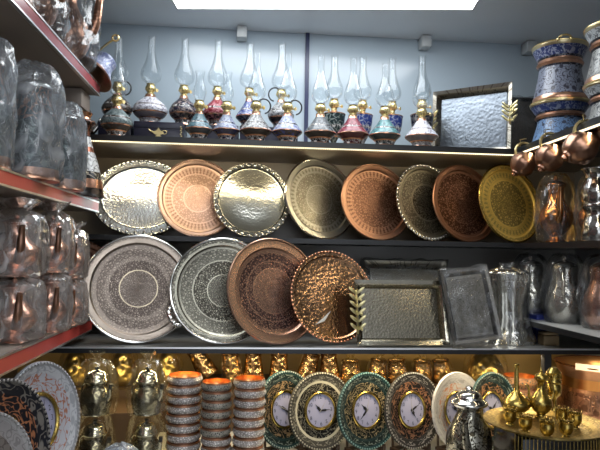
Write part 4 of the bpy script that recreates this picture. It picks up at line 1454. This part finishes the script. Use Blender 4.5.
# ------------------------------------------------------------------ wrapped silver coffee pots at lower left
def pot_silver(label, x, Y, z, R, H, seed, bag, az):
    t = thing('coffee_pot', label, 'coffee pot', T((x, Y, z)), 'silver coffee pots in plastic at lower left')
    G().lathe(smooth([(0, 0), (.80 * R, 0), (.84 * R, .03 * H), (.95 * R, .18 * H), (1.0 * R, .32 * H), (.86 * R, .48 * H), (.66 * R, .58 * H), (.70 * R, .66 * H), (.72 * R, .68 * H)], 3), 36).obj('body', m_pit2, t, 50)
    lo = G().lathe(smooth([(.76 * R, .67 * H), (.78 * R, .70 * H), (.70 * R, .76 * H), (.66 * R, .80 * H), (.50 * R, .88 * H), (.15 * R, .92 * H)], 3) + [(.12 * R, .93 * H), (0, .93 * H)], 36).obj('lid', M_silver, t, 50)
    G().lathe([(0, .92 * H), (.08 * R, .93 * H), (.17 * R, .965 * H), (.12 * R, .99 * H), (0, 1.0 * H)], 14).obj('lid_knob', M_black, lo)
    sp = G().tube([RZ(az) @ Vector(q) for q in ((.8 * R, 0, .30 * H), (1.05 * R, 0, .42 * H), (1.12 * R, 0, .58 * H))], [.2 * R, .16 * R, .12 * R], 10).obj('spout', M_silver, t)
    G().tube([RZ(az) @ Vector(q) for q in ((1.12 * R, 0, .55 * H), (1.15 * R, 0, .66 * H))], .13 * R, 10).obj('spout_cap', M_black, sp)
    G().tube([RZ(az + PI) @ Vector((R * (.7 + .5 * math.sin(u)), 0, H * (.42 - .22 * math.cos(u)))) for u in [PI * i / 10 for i in range(11)]], .07 * R, 8).obj('handle', M_silver, t)
    if bag:
        wrapbag(t, R * 1.22, H * 1.04, bag, seed, seed % 2 == 0)


for i, (px, Y, w) in enumerate(((96, 1.95, 'left'), (147, 1.95, 'right'))):
    for lev in (0, 1):
        pot_silver('%s of two stacked silver coffee pots in plastic, %s pair beside the copper bowls' % (('lower', 'upper')[lev], w), at(px, 400, Y).x, Y, D_T + lev * .162, .049, .145, 61 + i * 2 + lev, M_film_gold, math.radians(-28))
p = at(119, 440, 1.78)
t = thing('lidded_dish', 'plastic wrapped conical lidded dish in front of the silver coffee pots', 'dish', T((p.x, 1.78, D_T)))
G().lathe([(0, 0), (.04, 0), (.066, .03), (.07, .045), (.068, .048)], 36).obj('dish_body', m_pit2, t)
G().lathe(smooth([(.07, .048), (.06, .07), (.035, .095), (.012, .108), (0, .11)], 3), 36).obj('lid', patterned('blue grey chased lid', 'z', .11, ((0, rgb(150, 160, 176), rgb(70, 90, 120), .3, .7),), k=16, m=12, style='scroll', rough=.35), t)
G().bag([(.05, .0), (.078, .04), (.066, .078), (.038, .104), (.014, .116), (.006, .118)], 71, .1).obj('plastic_bag', M_film_blue, t, 80)

# ------------------------------------------------------------------ hammered mugs on a riser at the back
tag(G().box(-.86, -.30, 2.07, 2.295, D_T, .960).obj('display_riser', plain('brown wooden riser', rgb(70, 52, 34), .5, 0, .2, 20)), 'low brown riser right behind the silver coffee pots', 'riser')
tag(G().box(-.80, 1.00, 2.30, 2.60, D_T, .985).obj('display_riser', plain('brown wooden riser', rgb(70, 52, 34), .5, 0, .2, 20)), 'low wooden riser behind the clocks carrying the hammered mugs', 'riser')
hm = hammered('golden hammered copper', (0.78, 0.50, 0.24, 1), 70, .26, .9, .005, .5)
MUG = [(209, 367, 30, 0, 'hammered mug tipped sideways above the middle stack of bowls'), (233, 368, 6, 1, 'hammered mug between the middle and right stacks of bowls'),
       (254, 367, 2, 2, 'upright hammered mug behind the right stack of bowls'), (279, 368, 0, 3, 'hammered mug behind the leftmost green plate clock'),
       (305, 367, -14, 4, 'hammered mug tipped against its neighbour behind the white vine clock'), (330, 366, 3, 5, 'hammered mug right above the white vine clock'),
       (350, 378, 0, 6, 'low hammered mug in plastic left of the middle green clock'), (376, 378, -8, 7, 'low hammered mug in plastic behind the middle green clock'),
       (398, 376, 5, 8, 'low hammered mug in plastic between the middle green and charcoal clocks'), (422, 375, 0, 9, 'low hammered mug in plastic behind the charcoal clock'),
       (443, 374, 8, 10, 'low hammered mug in plastic left of the pale grey clock')]
for px, py, tilt, i, lab in MUG:
    Y = 2.42
    p = at(px, py, Y)
    low = i > 5
    z = .986 if not low else .986
    H = .115 if not low else .088
    t = thing('hammered_mug', lab, 'mug', T((p.x, Y, z + (.03 if abs(tilt) > 20 else .004 if tilt else 0))) @ RY(math.radians(-tilt)), 'hammered copper mugs at the back of the bottom shelf')
    G().lathe([(0, 0), (.041, 0), (.043, .004), (.041, .02), (.032, H * .85), (.033, H * .95), (.036, H), (.034, H), (.030, H * .85), (.039, .008), (0, .006)], 32).obj('mug_body', hm, t)
    G().tube([(.040 * math.cos(.6) + .028 * math.sin(u), .02 + 0.01, H * (.5 - .32 * math.cos(u))) for u in [PI * q / 10 for q in range(11)]], .004, 8).obj('handle', M_brass, t, M=RZ(1.5))
    if low or i == 1:
        wrapbag(t, .043, H, M_film_gold, 80 + i, True)
GB = [(74, 372, .052, .13, 'gold lit bundle in plastic left of the silver coffee pots'), (122, 372, .048, .14, 'gold lit bundle in plastic between the silver coffee pots'),
      (168, 368, .045, .14, 'gold lit bundle in plastic left of the stacked bowls'), (487, 372, .075, .13, 'gold wrapped bundle behind the arched green clock')]
for i, (px, py, R, H, lab) in enumerate(GB):
    p = at(px, py, 2.38)
    t = thing('wrapped_bundle', lab, 'wrapped goods', T((p.x, 2.40, .986)), 'gold wrapped bundles at the back of the bottom shelf')
    G().lathe(smooth([(0, 0), (.8 * R, 0), (R, .2 * H), (.95 * R, .5 * H), (.6 * R, .85 * H), (.2 * R, .95 * H), (0, .96 * H)], 3), 32).obj('goods', hammered('golden wrapped metal', (0.85, 0.62, 0.22, 1), 40, .3, 1.0, .01, .5), t)
    wrapbag(t, R * 1.1, H * .98, M_film_gold, 91 + i, True)

# ------------------------------------------------------------------ silver teapot in front
p = at(469, 420, 1.76)
t = thing('silver_teapot', 'ornate silver teapot with domed lid in front of the pale grey plate clock', 'teapot', T((p.x, 1.76, D_T)) @ Matrix.Scale(1.12, 4))
m_orn = patterned('richly chased silver', 'z', .25, ((0, (0.26, 0.24, 0.19, 1), (0.03, 0.025, 0.02, 1), 1.0, .8), (.36, (0.36, 0.34, 0.28, 1), (0.035, 0.03, 0.02, 1), 1.0, 1.0), (.8, (0.5, 0.48, 0.43, 1), (0.1, 0.09, 0.07, 1), 1.0, .2)), k=8, m=16, style='flower', rough=.2, bump=.6)
G().lathe(smooth([(0, 0), (.045, 0), (.047, .01), (.030, .03), (.026, .05), (.032, .062), (.054, .080), (.060, .105), (.056, .135), (.038, .170), (.030, .192), (.034, .205)], 3), 40).obj('body', m_orn, t, 50)
lo = G().lathe(smooth([(.046, .205), (.049, .210), (.046, .215), (.036, .222), (.034, .228), (.026, .238), (.012, .243)], 3) + [(.006, .244), (0, .244)], 40).obj('lid', M_silver, t)
G().ball((0, 0, .249), .009, (1.2, 1.2, .7)).obj('lid_knob', M_silver, lo)
G().tube([(-.02, -.046, .10), (-.03, -.058, .13), (-.032, -.058, .165), (-.034, -.062, .18)], [.013, .010, .007, .008], 12).obj('spout', M_orn if False else m_orn, t)
G().tube([(.045 + .025 * math.sin(u), 0, .14 - .045 * math.cos(u)) for u in [PI * i / 12 for i in range(13)]], .005, 8).obj('handle', M_silver, t, M=RZ(1.3))

# ------------------------------------------------------------------ gold coffee set
YT = 1.76
pt = at(545, 426, YT)
ZT = pt.z
tag(G().box(pt.x - .11, pt.x + .13, YT - .085, YT + .12, D_T, ZT - .012, bev=.004).obj('pedestal_box', plain('black lacquered box', rgb(24, 22, 22), .15)), 'black box carrying the gold coffee set', 'box')
t = thing('serving_tray', 'round gold serving tray carrying the gold coffee set', 'tray', T((pt.x, YT, ZT - .004)))
RT = .178
G().lathe([(0, 0), (.118, 0), (.124, .003), (.140, .012), (RT * .97, .015), (RT, .018), (RT, .014), (.140, .007), (.12, -.005), (0, -.006)], 72).obj('tray_body', patterned('engraved gold', 'r', RT, ((0, (0.48, 0.36, 0.14, 1), (0.14, 0.09, 0.03, 1), 1.0, .8), (.72, (0.56, 0.42, 0.16, 1), (0.2, .13, .04, 1), 1.0, .3), (.80, (0.52, 0.39, 0.15, 1), (0.15, .1, .03, 1), 1.0, .8)), k=30, m=18, style='edge', rough=.38), t)
g = G()  # thin gold wires stand in for reflected streaks below the tray front
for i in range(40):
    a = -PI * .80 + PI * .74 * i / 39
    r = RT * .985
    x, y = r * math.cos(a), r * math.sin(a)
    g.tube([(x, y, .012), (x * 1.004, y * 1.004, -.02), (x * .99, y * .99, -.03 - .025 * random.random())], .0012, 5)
fr = g.obj('reflected_streaks', M_gold, t)
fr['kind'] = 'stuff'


def gold_ewer(label, px, py, Y, R, H, kind):
    q = at(px, py, Y)
    t = thing('gold_ewer', label, 'ewer', T((q.x, Y, ZT - .003)), 'gold ewers of the coffee set')
    if kind == 0:
        pr = [(0, 0), (.5 * R, 0), (.55 * R, .02 * H), (.36 * R, .05 * H), (.7 * R, .12 * H), (1.0 * R, .22 * H), (.85 * R, .33 * H), (.42 * R, .44 * H), (.20 * R, .52 * H), (.17 * R, .75 * H), (.15 * R, .93 * H), (.2 * R, 1.0 * H), (.12 * R, 1.0 * H)]
    else:
        pr = [(0, 0), (.5 * R, 0), (.55 * R, .02 * H), (.34 * R, .06 * H), (.8 * R, .16 * H), (1.0 * R, .28 * H), (.8 * R, .40 * H), (.36 * R, .54 * H), (.26 * R, .62 * H), (.34 * R, .70 * H), (.55 * R, .76 * H), (.5 * R, .83 * H), (.2 * R, .88 * H), (.1 * R, .9 * H)]
    G().lathe(smooth([(r * 1.0, z) for r, z in pr], 3), 28).obj('body', M_gold, t, 50)
    if kind:
        G().lathe([(.1 * R, .89 * H), (.16 * R, .92 * H), (.06 * R, .95 * H), (0, 1.04 * H)], 12).obj('finial', M_gold, t)
        G().tube([(R * (.4 + .75 * math.sin(u)), 0, H * (.52 - .24 * math.cos(u))) for u in [PI * i / 12 for i in range(13)]], R * .09, 8).obj('handle', M_gold, t)
        G().tube([(-.7 * R, 0, .3 * H), (-1.1 * R, 0, .42 * H), (-1.15 * R, 0, .58 * H), (-1.35 * R, 0, .66 * H)], [R * .18, R * .13, R * .1, R * .09], 8).obj('spout', M_gold, t)


gold_ewer('gold rosewater flask with a long thin neck on the serving tray', 516.5, 405, 1.88, .044, .165, 0)
gold_ewer('gold ewer with round head and pointed finial on the serving tray', 541, 405, 1.865, .036, .160, 1)


def gold_cup(label, px, py, Y, R=.0195, H=.046, z=None):
    q = at(px, py, Y)
    t = thing('gold_cup', label, 'cup', T((q.x, Y, ZT - .003 if z is None else z)), 'gold cups on the serving tray')
    G().lathe(smooth([(0, 0), (.6 * R, 0), (.62 * R, .05 * H), (.40 * R, .12 * H), (.75 * R, .25 * H), (.98 * R, .5 * H), (.95 * R, .85 * H), (1.0 * R, .95 * H)], 3) + [(.92 * R, .95 * H), (.9 * R, .6 * H), (0, .3 * H)], 24).obj('cup_body', M_gold, t)
    g = G()
    for k in range(9):
        a = 2 * PI * k / 9
        g.torus(.0042, .0011, 0, 10, 5, T((R * math.cos(a), R * math.sin(a), H * 1.02)) @ RZ(a + PI / 2) @ RX(PI / 2))
    g.obj('filigree_rim', M_gold, t)


CUPS = [(510, 420, 1.79, 'small gold cup at the left end of the serving tray'), (525.5, 427, 1.71, 'small gold cup in front of the long necked flask'),
        (547, 431, 1.655, 'small gold cup at the front of the serving tray'), (566, 431, 1.66, 'small gold cup front right on the serving tray'),
        (562, 418, 1.79, 'small gold cup behind the front right cup'), (575, 424, 1.75, 'small gold cup at the right end, nearest the copper bucket')]
for px, py, Y, lab in CUPS:
    gold_cup(lab, px, py, Y)
q = at(553.5, 380, 1.905)
t = thing('gold_sugar_bowl', 'tall gold lidded sugar bowl behind the gold ewer', 'sugar bowl', T((q.x, 1.905, ZT - .003)))
G().lathe(smooth([(0, 0), (.018, 0), (.02, .004), (.010, .02), (.010, .05), (.022, .065), (.026, .085), (.022, .10)], 3), 28).obj('bowl_body', M_gold, t)
G().lathe([(.024, .10), (.026, .105), (.02, .12), (.024, .135), (.012, .15), (0, .152)], 24).obj('lid', M_gold, t)
g = G()
for k in range(8):
    a = 2 * PI * k / 8
    g.torus(.006, .0014, 0, 12, 5, T((.024 * math.cos(a), .024 * math.sin(a), .123)) @ RZ(a + PI / 2) @ RX(PI / 2))
g.obj('filigree_band', M_gold, t)

# copper bucket
Y = 2.27
q = at(601, 395, Y)
t = thing('copper_bucket', 'big chased copper bucket with paper tags on its rim at the lower right', 'bucket', T((q.x, Y, D_T)))
R = .168
H = .262
mb = patterned('chased copper bucket', 'z', H, ((0, (0.62, 0.33, 0.21, 1), (0.2, 0.09, 0.06, 1), 1.0, .0), (.10, (0.68, 0.37, 0.25, 1), (0.26, 0.12, 0.08, 1), 1.0, .75), (.62, (0.66, 0.35, 0.22, 1), (0.3, .15, .1, 1), 1.0, .0), (.66, (0.6, 0.31, 0.19, 1), (0.3, .15, .1, 1), 1.0, .3), (.72, (0.70, 0.38, 0.24, 1), (0.3, .15, .1, 1), 1.0, 0)), k=12, m=7, style='flower', rough=.3, bump=.5)
G().lathe(smooth([(0, 0), (.88 * R, 0), (.92 * R, .03 * H), (.95 * R, .3 * H), (.93 * R, .6 * H), (.90 * R, .75 * H), (.95 * R, .9 * H), (1.0 * R, .97 * H), (1.02 * R, 1.0 * H)], 3), 56).obj('body', mb, t, 50)
G().lathe([(1.02 * R, H), (.99 * R, H), (.92 * R, .9 * H), (.9 * R, .3 * H), (0, .28 * H)], 56).obj('lining', M_rose, t, 50)
G().torus(1.01 * R, .004, H, 56, 8).obj('rim', M_copper, t)
for a, wdt in ((-2.28, .06), (-1.25, .05)):
    M = T((1.0 * R * math.cos(a), 1.0 * R * math.sin(a), H + .004)) @ RZ(a + PI / 2)
    o = G().box(-wdt, wdt, -.004, -.0028, -.012, .012, M).obj('white_patch', plain('white paper', rgb(226, 220, 206), .7, 0, .03), t)
    o['label'] = 'white paper tag'

# ------------------------------------------------------------------ world and view
w = bpy.data.worlds.new('world')
SC.world = w
w.use_nodes = True
nt = w.node_tree
bg = nt.nodes['Background']
bg.inputs[0].default_value = (0.80, 0.86, 0.95, 1)
bg.inputs[1].default_value = 1.4
SC.view_settings.view_transform = 'Standard'
SC.view_settings.look = 'None'
SC.view_settings.gamma = 1.0
SC.view_settings.exposure = 0.42
SC.view_settings.use_curve_mapping = False
SC.cycles.transparent_max_bounces = 32
SC.cycles.max_bounces = 10
SC.cycles.sample_clamp_indirect = 6.0
SC.cycles.caustics_reflective = False
